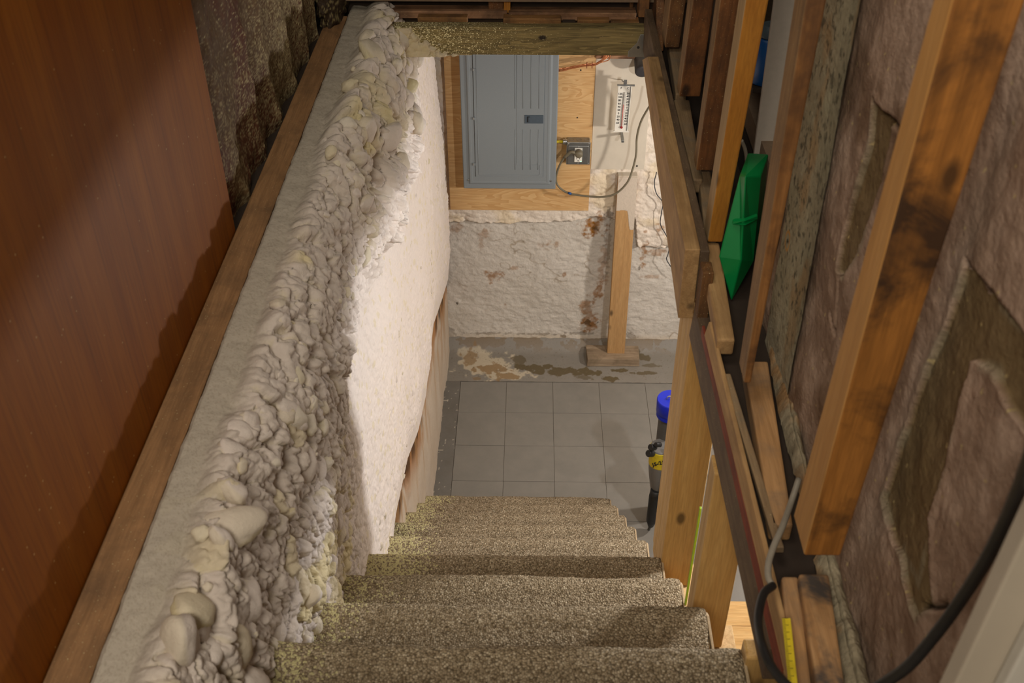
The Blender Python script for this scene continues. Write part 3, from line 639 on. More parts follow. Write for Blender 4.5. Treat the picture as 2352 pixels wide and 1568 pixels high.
t.l(sc_.outputs[1], lt.inputs[0]); t.l(sa.outputs[0], lt.inputs[1]); c = t.mix(lt.outputs[0], c, lin(200, 190, 142))
t.col(c); t.set(Roughness=1.0); t.b.inputs['Specular IOR Level'].default_value = 0.1
iv = t.n('ShaderNodeMath', _operation='SUBTRACT'); iv.inputs[0].default_value = 1.0; t.l(vo.outputs['Distance'], iv.inputs[1])
t.bump(iv.outputs[0], 0.9, 0.004); t.bump(t.noise(v_, 110, 3), 0.5, 0.004); M['carpet'] = t.m
XL, XR = -0.43, 0.335
rows_ny = [(0, 0.985), (1, 0.99)]
def carpet_step(k):
    yn, zn = nos(k); near = k < 4
    st = 0.0026 if k < 5 else 0.0036
    nu = int((XR - XL) / st)
    R = 0.019
    # profile: from the back of the tread (y small) to the nosing, round it, back under, then down the riser
    P = []
    yb = yn - RUN - 0.012
    for q in np.linspace(yb, yn - R, int((yn - R - yb) / st)): P.append((q, zn - 0.006 * float(sst(yn - 0.030, yn - 0.075, q)), 0, 1))
    for a_ in np.linspace(math.pi / 2, -math.pi / 2, 22): P.append((yn - R + R * math.cos(a_), zn - R + R * math.sin(a_), math.cos(a_), math.sin(a_)))
    for q in np.linspace(zn - 2 * R - 0.004, zn - RISE + 0.0, 30): P.append((yn - R - 0.006, q, 1, 0))
    P = np.array(P); nv = len(P)
    xs = np.linspace(XL, XR, nu)
    X = np.repeat(xs[:, None], nv, 1); s_ = np.concatenate([[0], np.cumsum(np.hypot(np.diff(P[:, 0]), np.diff(P[:, 1])))])
    Sg = np.repeat(s_[None, :], nu, 0) + k * 3.1
    h = 0.0022 * vn(X * 190, Sg * 190, 2) + 0.002 * fbm(X * 70, Sg * 70, 5) + (fbm(X * 9, Sg * 9, 3) - 0.5) * 0.006
    # right side rolls down over the tread end
    e = np.clip((X - (XR - 0.012)) / 0.012, 0, 1); drop = 0.014 * (1 - np.sqrt(np.clip(1 - e ** 2, 0, 1)))
    hy = P[None, :, 2] * h; hz = P[None, :, 3] * h
    Y = P[None, :, 0] + hy - 0.002 * (fbm(X * 5, X * 0 + k, 6) - 0.5) * 4 * (P[None, :, 2] > 0.1); Z = P[None, :, 1] + hz - drop * P[None, :, 3].clip(0, 1)
    xx, ss = X.ravel(), Sg.ravel()
    lim = XL + 0.055 + 0.05 + 0.11 * fbm(ss * 0 + k * 7.7, ss * 6, 3) + (0.05 if k in (4, 5, 6) else 0.0)
    lim = lim - 0.11; ov = sst(0.11, -0.04, xx - lim) * (0.9 if k not in (0, 3) else 0.5)
    col = np.repeat((ov * 0.8)[:, None], 3, 1)
    o = mk('carpeted_tread', np.stack([X.ravel(), Y.ravel(), Z.ravel()], 1), gridf(nu, nv), M['carpet'], ST, True, col)
    # end flap of the carpet
    c = [(XR - 0.002, yb + 0.01, zn - 0.004), (XR - 0.002, yn - 0.02, zn - 0.004), (XR - 0.002, yn - 0.004, zn - 0.016), (XR - 0.002, yn - 0.012, zn - 0.036), (XR - 0.002, yb + 0.01, zn - 0.036)]
    poly_prism('tread_binding', c, (0.005, 0, 0), M['binding'], ST, 0.001)
    poly_prism('tread_board', [(p[0] - 0.002, p[1], p[2]) for p in [(XL, yb, zn - 0.008), (XL, yn - 0.022, zn - 0.008), (XL, yn - 0.022, zn - 0.036), (XL, yb, zn - 0.036)]], (XR - XL - 0.002, 0, 0), M['new_pine_edge'], ST)
M['binding'] = plain('pale_carpet_edge', lin(176, 154, 122), 1.0, nz=0.2, sc=300, bump=0.001)
for k in range(0, 10): carpet_step(k)
for sx in (0.298, -0.425):
    Vp = []
    for k in range(0, 10):
        yn, zn = nos(k); Vp += [(sx, yn - 0.02, zn - 0.038)]; 
        if k < 9: Vp += [(sx, yn - 0.026, zn - RISE - 0.036)]
    Vp += [(sx, nos(9)[0] - 0.02, 0.002), (sx, nos(9)[0] - 0.30, 0.002), (sx, YT - 0.02, ZT - 0.34)]
    poly_prism('stringer', Vp, (0.036, 0, 0), M['new_pine_z'], ST, 0.0)
# landing at the top of the stairs (below and behind the frame)
box('floor_landing', -0.55, 0.6, -1.2, YT - RUN - 0.03, ZT - 0.06 + RISE - 0.18, ZT - 0.01, M['ceiling'], bv=0)['kind'] = 'structure'

# ------------------------------------------------------------------ plywood backing, breaker panel
yb = 4.205
a = at(1017, 60, y=yb); b = at(1352, 484, y=yb); XA, XBd = -0.372, 0.271
box_ = box('backing_board', XA, XBd, yb, yb + 0.018, b[2], 1.78, M['ply'], None, 0.0006)
tag(box_, 'tan plywood board on the far wall behind the grey breaker panel', 'board')
BB = box_
for px, py in ((1334, 161), (1326, 270)): cyl('screw', at(px, py, y=yb + 0.001), at(px, py, y=yb - 0.0012), 0.0035, M['hole'], BB, bv=0)
BP = thing('breaker_panel', (-0.095, yb, 0.93), 'grey steel breaker panel with hinged door and latch on plywood', 'electrical panel')
yc = yb - 0.075      # front of cover
x0, x1, z0 = at(1064, 433, y=yc)[0], at(1276, 433, y=yc)[0], at(1170, 434, y=yc)[2]
x0 = (x0 + at(1055, 125, y=yc)[0]) / 2; x1 = (x1 + at(1284, 130, y=yc)[0]) / 2; z1 = 1.72
def px2(p, q): r = at(p, q, y=yc); return r[0], r[2]
box('enclosure', x0 + 0.012, x1 - 0.012, yc + 0.012, yb - 0.0005, z0 + 0.012, z1 - 0.012, M['panel_grey'], BP, 0.002)
# cover: flange, raised frame
cover = bmesh.new()
def ring(bm, x0, x1, z0, z1, y): return [bm.verts.new((x0, y, z0)), bm.verts.new((x1, y, z0)), bm.verts.new((x1, y, z1)), bm.verts.new((x0, y, z1))]
lv = [(0, 0.016), (0, 0.003), (0.003, 0.0), (0.026, 0.0), (0.031, -0.007), (0.040, -0.007), (0.043, -0.006)]
rs = [ring(cover, x0 + i, x1 - i, z0 + i, z1 - i, yc + dy) for i, dy in lv]
for A_, B_ in zip(rs, rs[1:]):
    for k in range(4): cover.faces.new((A_[k], A_[(k + 1) % 4], B_[(k + 1) % 4], B_[k]))
cover.faces.new(rs[-1])
VV = [q.co[:] for q in cover.verts]; cover.verts.index_update(); FF = [tuple(q.index for q in f_.verts) for f_ in cover.faces]; cover.free()
bevel(mk('cover', VV, FF, M['panel_grey'], BP), 0.002, 3)
dx0 = px2(1093, 400)[0]; dx1 = px2(1247, 400)[0]; dz0 = px2(1170, 404)[1]; dz1 = z1 - 0.03
DR = box('door', dx0, dx1, yc - 0.0085, yc - 0.0055, dz0, dz1, M['panel_grey'], BP, 0.001)
box('door_gap', dx0 - 0.0018, dx0 - 0.0002, yc - 0.0072, yc - 0.0060, dz0, dz1, M['hole'], DR, 0)
box('door_gap', dx1 + 0.0002, dx1 + 0.0012, yc - 0.0072, yc - 0.0060, dz0, dz1, M['latch_grey'], DR, 0)
# pressed ribs of the door (three nested U shapes)
for i, (pa, pb, row) in enumerate(((1184, 1243, 396), (1202, 1238, 384), (1220, 1233, 372))):
    pass
def rib(pts, name='pressed_rib'):
    P3 = [np.array([p[0], yc - 0.0086, p[1]]) for p in pts]
    V, F = tube_data(P3, 0.0014, 8); mk(name, V, F, M['panel_grey'], DR, True)
hi = z1 - 0.04
for xa, xb, rowb in ((px2(1100, 400)[0], px2(1240, 400)[0], 400), (px2(1187, 400)[0], px2(1240, 400)[0] - 0.010, 376)):
    zb_ = px2(1170, rowb)[1]; c_ = 0.008
    rib([(xa, hi), (xa, zb_ + c_), (xa + 0.003, zb_ + 0.002), (xa + c_, zb_), (xb - c_, zb_), (xb - 0.003, zb_ + 0.002), (xb, zb_ + c_), (xb, zb_ + 0.05 if rowb == 400 else zb_ + 0.05)])
zl0, zl1 = px2(1220, 281)[1], px2(1220, 262)[1]
for px in (1183, 1201, 1219, 1237):
    xr_ = px2(px, 300)[0]
    rib([(xr_, hi), (xr_, zl1 + 0.03)]); rib([(xr_, zl0 - 0.03), (xr_, px2(1200, 392)[1] + 0.01)])
for row in (158, 270, 375):
    xh, zh = px2(1089, row)
    hb = box('hinge', xh - 0.006, xh + 0.006, yc - 0.012, yc - 0.006, zh - 0.006, zh + 0.006, M['panel_grey'], BP, 0.001)
    box('knuckle', xh - 0.0045, xh - 0.001, yc - 0.0125, yc - 0.0115, zh - 0.0045, zh + 0.0045, M['zinc'], hb, 0.0005)
lx0, lx1 = px2(1205, 270)[0], px2(1248, 270)[0]
LT = box('latch', lx0, lx1, yc - 0.011, yc - 0.0075, zl0, zl1, M['latch_grey'], BP, 0.0008)
box('latch_recess', lx0 + 0.010, lx0 + 0.022, yc - 0.0114, yc - 0.0105, zl0 + 0.006, zl1 - 0.006, M['latch_dark'], LT, 0)
box('latch_slide', lx0 + 0.016, lx0 + 0.0215, yc - 0.0135, yc - 0.011, zl0 + 0.008, zl1 - 0.009, M['latch_grey'], LT, 0.0005)
for px, py in ((1076, 413), (1265, 415)):
    q = px2(px, py); s_ = cyl('screw', (q[0], yc + 0.0005, q[1]), (q[0], yc - 0.004, q[1]), 0.0052, M['zinc'], BP, 0.004)
    box('slot', q[0] - 0.004, q[0] + 0.004, yc - 0.0046, yc - 0.0036, q[1] - 0.0006, q[1] + 0.0006, M['hole'], s_, 0)

# ------------------------------------------------------------------ white board, thermometer
yw = 4.212
wx0, wx1 = at(1368, 250, y=yw)[0], at(1480, 385, y=yw)[0]; wz0 = at(1410, 389, y=yw)[2]; wz1 = at(1410, 137, y=yw)[2]
wx0 = 0.2725
WBD = poly_prism('white_board', [(wx0, yw, wz0), (wx1 - 0.012, yw, wz0), (wx1 - 0.002, yw, wz0 + 0.004), (wx1, yw, wz0 + 0.014), (wx1, yw, wz1 + 0.004), (wx0, yw, wz1 + 0.004)], (0, 0.016, 0), M['white_board'], None, 0.001)
tag(WBD, 'smooth white board on the far wall that carries the thermometer', 'board')
q = at(1463, 381, y=yw); cyl('screw', (q[0], yw + .001, q[2]), (q[0], yw - 0.0015, q[2]), 0.004, M['hole'], WBD, bv=0)
tag(fy('batten', 1368, 129, 1482, 135, 4.19, 0.03, M['ledger_x'], 'dark thin batten above the white thermometer board', 'board'), None)
yt = yw - 0.080
tl = at(1420, 196, y=yt); tr = at(1451, 203, y=yt); bl = at(1411, 301, y=yt); brp = at(1441, 303, y=yt)
TH = thing('thermometer', (float(bl[0]), yt, float(bl[2])), 'white tube thermometer with Fahrenheit and Celsius scales hung on the white board', 'thermometer')
Wv = (tl - bl); Hh = np.linalg.norm(Wv); Wv /= Hh; Nn = np.array([0, -1.0, 0]); Uu = np.cross(Nn, Wv) * -1; Uu /= np.linalg.norm(Uu)
if Uu[0] < 0: Uu = -Uu
Ww = 0.058
def fr_(u_, v_, n_=0.0): return bl + Uu * u_ + Wv * v_ + Nn * n_
def fbox(name, u0, u1, v0, v1, n0, n1, mat, par, bv=0.0005):
    return hexa(name, [fr_(u0, v0, n0), fr_(u1, v0, n0), fr_(u1, v0, n1), fr_(u0, v0, n1), fr_(u0, v1, n0), fr_(u1, v1, n0), fr_(u1, v1, n1), fr_(u0, v1, n1)], mat, par, bv)
PLt = fbox('scale_plate', 0, Ww, 0, Hh, -0.004, 0, M['white_plastic'], TH, 0.001)
fbox('end_cap', -0.004, Ww + 0.004, -0.003, 0.002, -0.006, 0.003, M['white_plastic'], TH)
fbox('end_cap', -0.004, Ww + 0.012, Hh - 0.002, Hh + 0.003, -0.006, 0.003, M['steel'], TH)
fbox('side_rail', Ww - 0.006, Ww - 0.003, 0.004, Hh - 0.004, 0, 0.003, M['pipe_mid'], TH)
cyl('glass_tube', fr_(Ww * .5, 0.02, 0.002), fr_(Ww * .5, Hh - 0.03, 0.002), 0.0028, plain('glass_tube_grey', lin(176, 172, 164), 0.2), TH, bv=0)
cyl('spirit_column', fr_(Ww * .5, 0.018, 0.004), fr_(Ww * .5, Hh * 0.60, 0.004), 0.0022, M['pinkred'], TH, bv=0)
lathe('bulb', fr_(Ww * .5, 0.014, 0.003), fr_(Ww * .5, 0.026, 0.003), [(0, .001), (.2, .005), (.5, .006), (.8, .005), (1, .002)], M['red'], TH, 16)
V0 = Hh - 0.012
itm = [('F', Ww * .24, V0, .013), ('C', Ww * .74, V0, .013)]
for i, s_ in enumerate(['120', '100', '80', '60', '40', '20', '0', '20', '40', '60']): itm.append((s_, Ww * .20, V0 - .026 - i * (Hh - .068) / 9.6, .0125))
for i, s_ in enumerate(['50', '40', '30', '20', '10', '0', '10', '20', '30', '40', '50', '60']): itm.append((s_, Ww * .78, V0 - .024 - i * (Hh - .068) / 11.2, .0125))
text_mesh('scale_numbers', itm, M['ink'], PLt, (bl + Nn * 0.0004, Uu, Wv, Nn))
V = []; F = []
for i in range(37):
    vv0 = 0.03 + i * (Hh - .07) / 36
    for u0_ in (Ww * .36, Ww * .56):
        b0 = len(V); V += [fr_(u0_, vv0, .0005), fr_(u0_ + Ww * .08, vv0, .0005), fr_(u0_ + Ww * .08, vv0 + .0008, .0005), fr_(u0_, vv0 + .0008, .0005)]; F.append((b0, b0 + 1, b0 + 2, b0 + 3))
tag(mk('scale_ticks', V, F, M['ink'], PLt), kind='stuff')
p1 = at(1429, 183, y=yw - 0.002); 
tube('bracket', [p1, p1 + np.array([0, -0.012, 0]), at(1436, 190, y=yw - 0.03), fr_(Ww * .5, Hh + .002, 0)], 0.0022, M['steel'], TH, 6)
fbox('hanger_tab', Ww * .38, Ww * .62, Hh, Hh + .024, -0.006, -0.002, M['steel'], TH)
qb = at(1428, 308, y=yw - 0.01); box('lower_clip', qb[0] - .006, qb[0] + .006, yt, yw - .0005, qb[2] - .006, qb[2] + .005, M['steel'], TH, .001)

# ------------------------------------------------------------------ junction box, outlet, cord
ybx = yb - 0.052
bx0, bx1 = at(1301, 345, y=ybx)[0], at(1356, 345, y=ybx)[0]; bz0 = at(1328, 377, y=ybx)[2]; bz1 = at(1328, 328, y=ybx)[2] + .004
JB = thing('outlet_box', ((bx0 + bx1) / 2, yb, bz0), 'square steel outlet box with one outlet pair beside the breaker panel', 'outlet box')
BX = box('box_body', bx0 + .002, bx1 - .002, ybx, yb - .0005, bz0 + .002, bz1 - .002, M['steel'], JB, .004)
for i in range(3):
    xc = bx0 + .022 + i * .033; yy_ = (ybx + yb) / 2
    V, F = tube_data([(xc + .011 * math.cos(a_), yy_ + .011 * math.sin(a_), bz1 - .0018) for a_ in np.linspace(0, 2 * math.pi, 25)], .0006, 6); mk('knockout', V, F, M['pipe_mid'], BX, True)
CVp = box('cover_plate', bx0, bx1, ybx - .004, ybx, bz0, bz1, M['steel'], JB, .003)
box('raised_panel', bx0 + .008, bx1 - .008, ybx - .009, ybx - .004, bz0 + .006, bz1 - .014, M['steel'], CVp, .003)
for cx_, cz_ in ((bx0 + .008, bz1 - .006), (bx1 - .008, bz1 - .006), (bx1 - .009, bz0 + .006)): cyl('cover_screw', (cx_, ybx - .004, cz_), (cx_, ybx - .0065, cz_), .004, M['zinc'], CVp, .003)
ox = (bx0 + bx1) / 2; ozc = (bz0 + bz1) / 2 - .004
RC = box('receptacle', ox - .017, ox + .017, ybx - .012, ybx - .008, ozc - .034, ozc + .034, M['white_plastic'], JB, .0015)
for cz_ in (ozc + .040, ozc - .040): cyl('plate_screw', (ox, ybx - .009, cz_), (ox, ybx - .0115, cz_), .004, M['zinc'], RC, .003)
for dx_, h_ in ((-.0062, .0085), (.0062, .007)): box('slot', ox + dx_ - .0012, ox + dx_ + .0012, ybx - .0124, ybx - .0115, ozc - .016 - h_ / 2, ozc - .016 + h_ / 2, M['hole'], RC, 0)
cyl('ground_slot', (ox, ybx - .0115, ozc - .027), (ox, ybx - .0125, ozc - .027), .0025, M['hole'], RC, bv=0)
cyl('indicator', (ox + .0125, ybx - .0115, ozc - .030), (ox + .0125, ybx - .0128, ozc - .030), .0022, M['led'], RC, bv=0)
CN = cyl('connector', (bx0 - .016, yb - .026, bz1 - .012), (bx0 + .003, yb - .026, bz1 - .012), .012, M['zinc'], JB)
cyl('lock_ring', (bx0 - .006, yb - .026, bz1 - .012), (bx0 - .002, yb - .026, bz1 - .012), .016, M['zinc'], CN)
tag(cyl('yellow_cable', (x1 - .02, yb - .026, bz1 - .012), (bx0 - .014, yb - .026, bz1 - .012), .0062, M['yellow'], None, seg=16, bv=0), 'short yellow cable between the breaker panel and the outlet box', 'cable')
PC = thing('power_cord', (ox, ybx - .03, ozc), 'olive grey power cord plugged in the outlet box and looping right', 'cord')
pg = np.array([ox + .001, ybx - .013, ozc + .016])
PL = lathe('plug', pg, pg + np.array([0, -.032, 0]), [(0, .0150), (.1, .0172), (.7, .0172), (.85, .0155), (.95, .012), (1, .004)], M['cord'], PC, 28)
yo = ybx - .032
cp = [pg + np.array([-.008, -.018, -.002]), at(1312, 349, y=yo), at(1296, 362, y=yo + .01), at(1283, 385, y=yo + .02), at(1277, 410, y=yo + .03), at(1283, 428, y=yo + .03), at(1305, 443, y=yo + .02), at(1345, 450, y=yo), at(1385, 452, y=yo - .02), at(1415, 444, y=yo - .03), at(1440, 420, y=yo - .03), at(1452, 392, y=yo - .02), at(1461, 355, y=yo - .01), at(1463, 315, y=yo), at(1472, 280, y=yo - .01), at(1488, 250, y=yo - .03), at(1510, 215, y=yo - .1)]
tube('cable', cp, .0046, M['cord'], PC, 8, 12)
tube('strain_relief', cp[:3], .0066, M['cord'], PC, 4, 12)
qq = at(1309, 444, y=yo + .015); cyl('blue_band', qq + np.array([-.008, 0, .002]), qq + np.array([.006, 0, -.002]), .0056, M['blue_label'], PC, bv=0)
# copper grounding wires
CW = thing('copper_wires', at(1330, 160, y=4.17), 'bundle of bare copper wires running from the breaker panel to the right', 'wire')
random.seed(5)
yk = 4.165
base = [(1278, 161), (1292, 160), (1310, 156), (1335, 151), (1350, 149), (1365, 148), (1380, 142), (1392, 133), (1396, 120)]
for w_ in range(5):
    pts = []
    for i, (px, py) in enumerate(base):
        ph = i * 1.1 + w_ * 1.257; am = 3.2 if i < 2 or i > 5 else 2.3
        pts.append(at(px + (3.0 * (w_ - 2) if i > 6 else 0), py + am * math.sin(ph) + (4 * (w_ - 2) * .5 if i > 5 else 0), y=yk + .006 * math.cos(ph)))
    tube('wire', pts, .0021, M['copper'], CW, 6, 8)
for px in (1348, 1360):
    q = at(px, 149.5, y=yk)
    V, F = tube_data([q + np.array([.0, .009 * math.cos(a_), .013 * math.sin(a_)]) for a_ in np.linspace(0, 2 * math.pi, 20)], .0014, 6); mk('wire_tie', V, F, M['red_strip'], CW, True)
q = at(1473, 157, y=4.15)
tag(lathe('pipe_end', q + np.array([.004, .05, .02]), q + np.array([.004, -.02, -.01]), [(0, .032), (.9, .032), (.97, .030), (1, .022)], plain('black_pipe', lin(52, 50, 52), .5)), 'dark round pipe end at the top right corner of the white board', 'pipe')
tube_o = tube('thin_cable', [at(1508, 395, y=4.2), at(1503, 420, y=4.2), at(1508, 445, y=4.19), at(1522, 465, y=4.2), at(1519, 490, y=4.2), at(1517, 515, y=4.2), at(1530, 540, y=4.2), at(1538, 560, y=4.2), at(1534, 585, y=4.2), at(1531, 595, y=4.2), at(1541, 612, y=4.2), at(1560, 630, y=4.2)], .0022, M['dark_wire'], None, 6, 8)
tag(tube_o, 'thin dark cable hanging down the far wall right of the wooden post', 'cable')

# ------------------------------------------------------------------ wall post and its footing
a = at(1411, 470, y=4.13); b = at(1440, 820, y=4.13)
px0, px1 = at(1407, 640, y=4.13)[0], at(1449, 640, y=4.13)[0]; zf = at(1420, 818, y=4.13)[2]
def pw(z_): return 4.140 + 0.052 * (z_ - 0.045)
PO = tag(hexa('wall_post', [(px0, pw(.045), .045), (px1, pw(.045), .045), (px1, pw(.045) + .036, .045), (px0, pw(.045) + .036, .045), (px0, pw(1.03), 1.03), (px1, pw(1.03), 1.03), (px1, pw(1.03) + .036, 1.03), (px0, pw(1.03) + .036, 1.03)], M['post_wood']), 'upright tan wooden post standing against the far wall on a footing', 'post')
box('foam_cap', px0 - .001, px1 + .001, pw(1.03) - .002, pw(1.03) + .037, 1.0305, 1.035, M['white_board'], PO)
# white overspray on the top of the post
nu, nv = 60, 120
u, v = np.meshgrid(np.linspace(px0, px1, nu), np.linspace(.66, 1.030, nv), indexing='ij')
cov = (v > .86 - .10 * sst(px0 + .05, px0 + .07, u) + .02 * (fbm(u * 40, v * 40, 2) - .5)).astype(float)
h = cov * .0015 - .001 * (1 - cov)
tag(mk('foam_dusting', np.stack([u.ravel(), (pw(v) - h).ravel(), v.ravel()], 1), gridf(nu, nv), M['foam'], PO, True, np.tile(np.array(lin(204, 190, 172)), (u.size, 1))), 'white paint overspray')
q0 = at(1349, 815, y=4.09); q1 = at(1471, 815, y=4.09)
F1 = tag(hexa('footing_block', [(q0[0], 4.085, .004), (q1[0], 4.09, .004), (q1[0], 4.205, .004), (q0[0], 4.205, .004), (q0[0] + .003, 4.09, .047), (q1[0] - .002, 4.095, .046), (q1[0], 4.205, .048), (q0[0] - .003, 4.205, .05)], M['block_old']), 'weathered grey wood block under the wall post', 'block')

# ------------------------------------------------------------------ pump at the far right floor
PU = thing('utility_pump', (0.60, 3.1, 0), 'grey utility pump with bright blue cap and yellow label behind the new post', 'pump')
top = at(1541, 921, y=3.1); ctr = np.array([top[0], 3.1, 0])
zt = top[2]
CP = lathe('blue_cap', (ctr[0], 3.1, zt - .075), (ctr[0], 3.1, zt + .012), [(0, .050), (.05, .052), (.12, .050), (.18, .052), (.25, .050), (.3, .054), (.92, .0555), (1, .053)], M['blue'], PU, 40)
tube('cap_handle', [(ctr[0] - .018, 3.1, zt + .010), (ctr[0] - .010, 3.1, zt + .024), (ctr[0] + .012, 3.1, zt + .024), (ctr[0] + .02, 3.1, zt + .010)], .0035, M['zinc'], CP, 4, 8)
cyl('tube', (ctr[0], 3.1, .02), (ctr[0], 3.1, zt - .07), .041, M['pipe_grey'], PU, seg=32)
c0 = at(1519, 1030, y=3.03); c1 = at(1519, 1165, y=3.0)
zc = c0[2]
cx = float(c0[0])
lathe('motor_body', (cx + .010, 3.02, zc - .30), (cx, 3.03, zc + .015), [(0, .018), (.12, .026), (.3, .036), (.5, .044), (.62, .047), (.97, .047), (1, .043)], M['pipe_mid'], PU, 36)
LB = lathe('yellow_label', (cx + .0028, 3.028, zc - .075), (cx, 3.03, zc + .008), [(0, .0476), (.05, .0482), (.95, .0482), (1, .0476)], M['yellow'], PU, 40)
text_mesh('label_writing', [('JS-25', 0, 0, .026)], M['ink'], LB, ((cx - .012, 3.03 - .049, zc - .035), (.94, .0, .34), (-.34, 0, .94), (0, -1, 0)), .001)
for dx_, dz_, r_ in ((-.052, .012, .014), (-.046, .046, .013), (-.026, .060, .010)):
    cyl('control_knob', (cx + dx_ + .015, 3.0, zc + dz_ - .01), (cx + dx_ - .006, 2.985, zc + dz_ + .004), r_, M['black_rubber'], PU, seg=18, bv=.002)
box('side_plate', cx + .004, cx + .03, 2.975, 2.982, zc - .30, zc + .06, M['slate'], PU, .001)
lathe('hose_grip', (cx - .012, 3.0, zc - .42), (cx - .006, 3.0, zc - .20), [(0, .012), (.15, .022), (.8, .026), (1, .022)], M['black_rubber'], PU, 20)
cyl('lower_rod', (cx - .018, 3.0, .004), (cx - .012, 3.0, zc - .41), .006, M['pipe_grey'], PU, seg=12)

# ------------------------------------------------------------------ posts under the header
def post(name, xl, xr, yn, yf, z0, z1, label, plies=1, matf=None):
    T = thing(name, ((xl + xr) / 2, (yn + yf) / 2, z0), label, 'post')
    for i in range(plies):
        ya = yn + (yf - yn) * i / plies; yb_ = yn + (yf - yn) * (i + 1) / plies
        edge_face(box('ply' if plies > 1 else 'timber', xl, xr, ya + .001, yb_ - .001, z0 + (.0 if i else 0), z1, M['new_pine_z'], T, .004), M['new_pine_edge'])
    return T
post('new_post', .332, .412, 1.700, 1.852, 1.245, 2.074, 'tall new pine post of four plies carrying the header board end', 4)
post('new_post', .327, .400, 1.300, 1.352, 1.545, 2.045, 'single pale pine post nearer the camera in front of the four ply post')
post('new_post', .334, .42, .955, .993, 1.70, 2.0, 'brown pine post at the bottom edge behind the top tread')
tag(box('stringer_block', .336, .43, 1.40, 1.86, 1.20, 1.243, M['new_pine_edge']), 'short pale pine ledge under the four ply post', 'block')
tag(box('stringer_block', .336, .43, .93, 1.36, 1.50, 1.543, M['new_pine_edge']), 'short pale pine ledge under the single pale post', 'block')
gl = P(1606, 1190, y=1.41) if False else at(1606, 1190, y=1.41)
tag(box('green_level', gl[0] - .003, gl[0] + .001, 1.405, 1.411, 1.2432, float(at(1607, 1168, y=1.405)[2]), M['lime'], None, .0005), 'thin lime green edge of a level between the two pine posts', 'tool')
# bench seen through the gap
WBn = thing('workbench', (.9, 1.6, 0), 'light wood bench top seen through the gap right of the posts', 'bench')
BT = at(1690, 1380, z=.8)
for i in range(6): box('top_plank', .47, 1.3, BT[1] - .09 * (i + 1) + .0006, BT[1] - .09 * i - .0006, .77, .80, wood('bench_wood', lin(204, 158, 92), lin(222, 180, 116), 'X', knots=False) if i == 0 else bpy.data.materials['bench_wood'], WBn, .001)
for xx_ in (.52, 1.25):
    for yy_ in (BT[1] - .06, BT[1] - .5): box('leg', xx_ - .03, xx_ + .03, yy_ - .03, yy_ + .03, .001, .77, bpy.data.materials['bench_wood'], WBn, .002)

# ------------------------------------------------------------------ header, rim boards (floor edge on the right)
def P(px, py, **k): return at(px, py, **k)
hb0, hb1 = P(1557, 731, z=2.078), P(1475, 137, z=2.10); ht0, ht1 = P(1575, 580, z=2.245), P(1487, 130, z=2.24)
th = .030
HD = tag(hexa('header_board', [hb0, hb0 + [th, 0, 0], hb1 + [th, 0, 0], hb1, (ht0[0], hb0[1], ht0[2]), (ht0[0] + th, hb0[1], ht0[2]), ht1 + [th, 0, 0], ht1], M['board_y']), 'wide tan header board running along the stairwell from the beam', 'board')
box('light_block_studs', .462, .47, 2.3, 3.1, 2.12, 4.7, M['dark_void'], bv=0)['kind'] = 'structure'  # added dark board, shuts out the lit basement behind the far studs
tag(box('rim_backer', .331, .352, 1.72, 3.02, 2.12, 2.235, M['rim_dark']), 'darker board sistered behind the tan header board', 'board')
def strip(name, a0, a1, b0, b1, z_a, z_b, th_, mat, label, cat='board'):
    """board with a visible left face: a = lower edge (near, far), b = upper edge (near, far)"""
    A0, A1, B0, B1 = P(*a0, z=z_a), P(*a1, z=z_a), P(*b0, z=z_b), P(*b1, z=z_b)
    B0 = np.array([B0[0], A0[1], B0[2]]); B1 = np.array([B1[0], A1[1], B1[2]])
    d = np.array([th_, 0, 0])
    return tag(hexa(name, [A0, A0 + d, A1 + d, A1, B0, B0 + d, B1 + d, B1], mat), label, cat)
def ext(p, q, row):   # a picture line carried on to another row
    return (p[0] + (q[0] - p[0]) * (row - p[1]) / (q[1] - p[1]), row)
dl = ((1583, 748), (1694, 1259)); 
strip('rim_joist', (1750, 1560), (1582, 770), (1786, 1560), (1609, 770), 2.045, 2.118, .03, M['rim_dark'], 'dark grey brown rim joist sloping past the pine posts')
strip('red_edged_board', (1786, 1560), (1609, 770), (1804, 1560), (1617, 770), 2.120, 2.145, .006, M['red_strip'], 'narrow dark red stained board on top of the rim joist')
strip('floor_plank', (1804, 1560), (1617, 770), (1826, 1560), (1635, 770), 2.147, 2.180, .008, M['board_y'], 'thin tan floorboard edge above the red stained board')
strip('floor_plank', (1780, 1270), (1660, 870), (1784, 1270), (1664, 870), 2.165, 2.178, .013, M['plate_grey'], 'grey brown floorboard strip beside the long orange plate block')
# subfloor shelf under plates, with added boards that stop light leaks
box('light_block_side', .5, .56, .3, 3.3, 2.09, 2.245, M['dark_void'], bv=0)['kind'] = 'structure'  # added board, keeps the bulb's light from slipping over the subfloor
box('light_block_beam', -.66, .56, 3.125, 3.145, 2.075, 2.30, M['dark_void'], bv=0)['kind'] = 'structure'  # added dark board, hides the lit basement beyond the beam
tag(box('subfloor', .357, .499, .42, 3.0, 2.105, 2.142, M['dark_void']), 'dark old subfloor under the framed wall on the right', 'board')

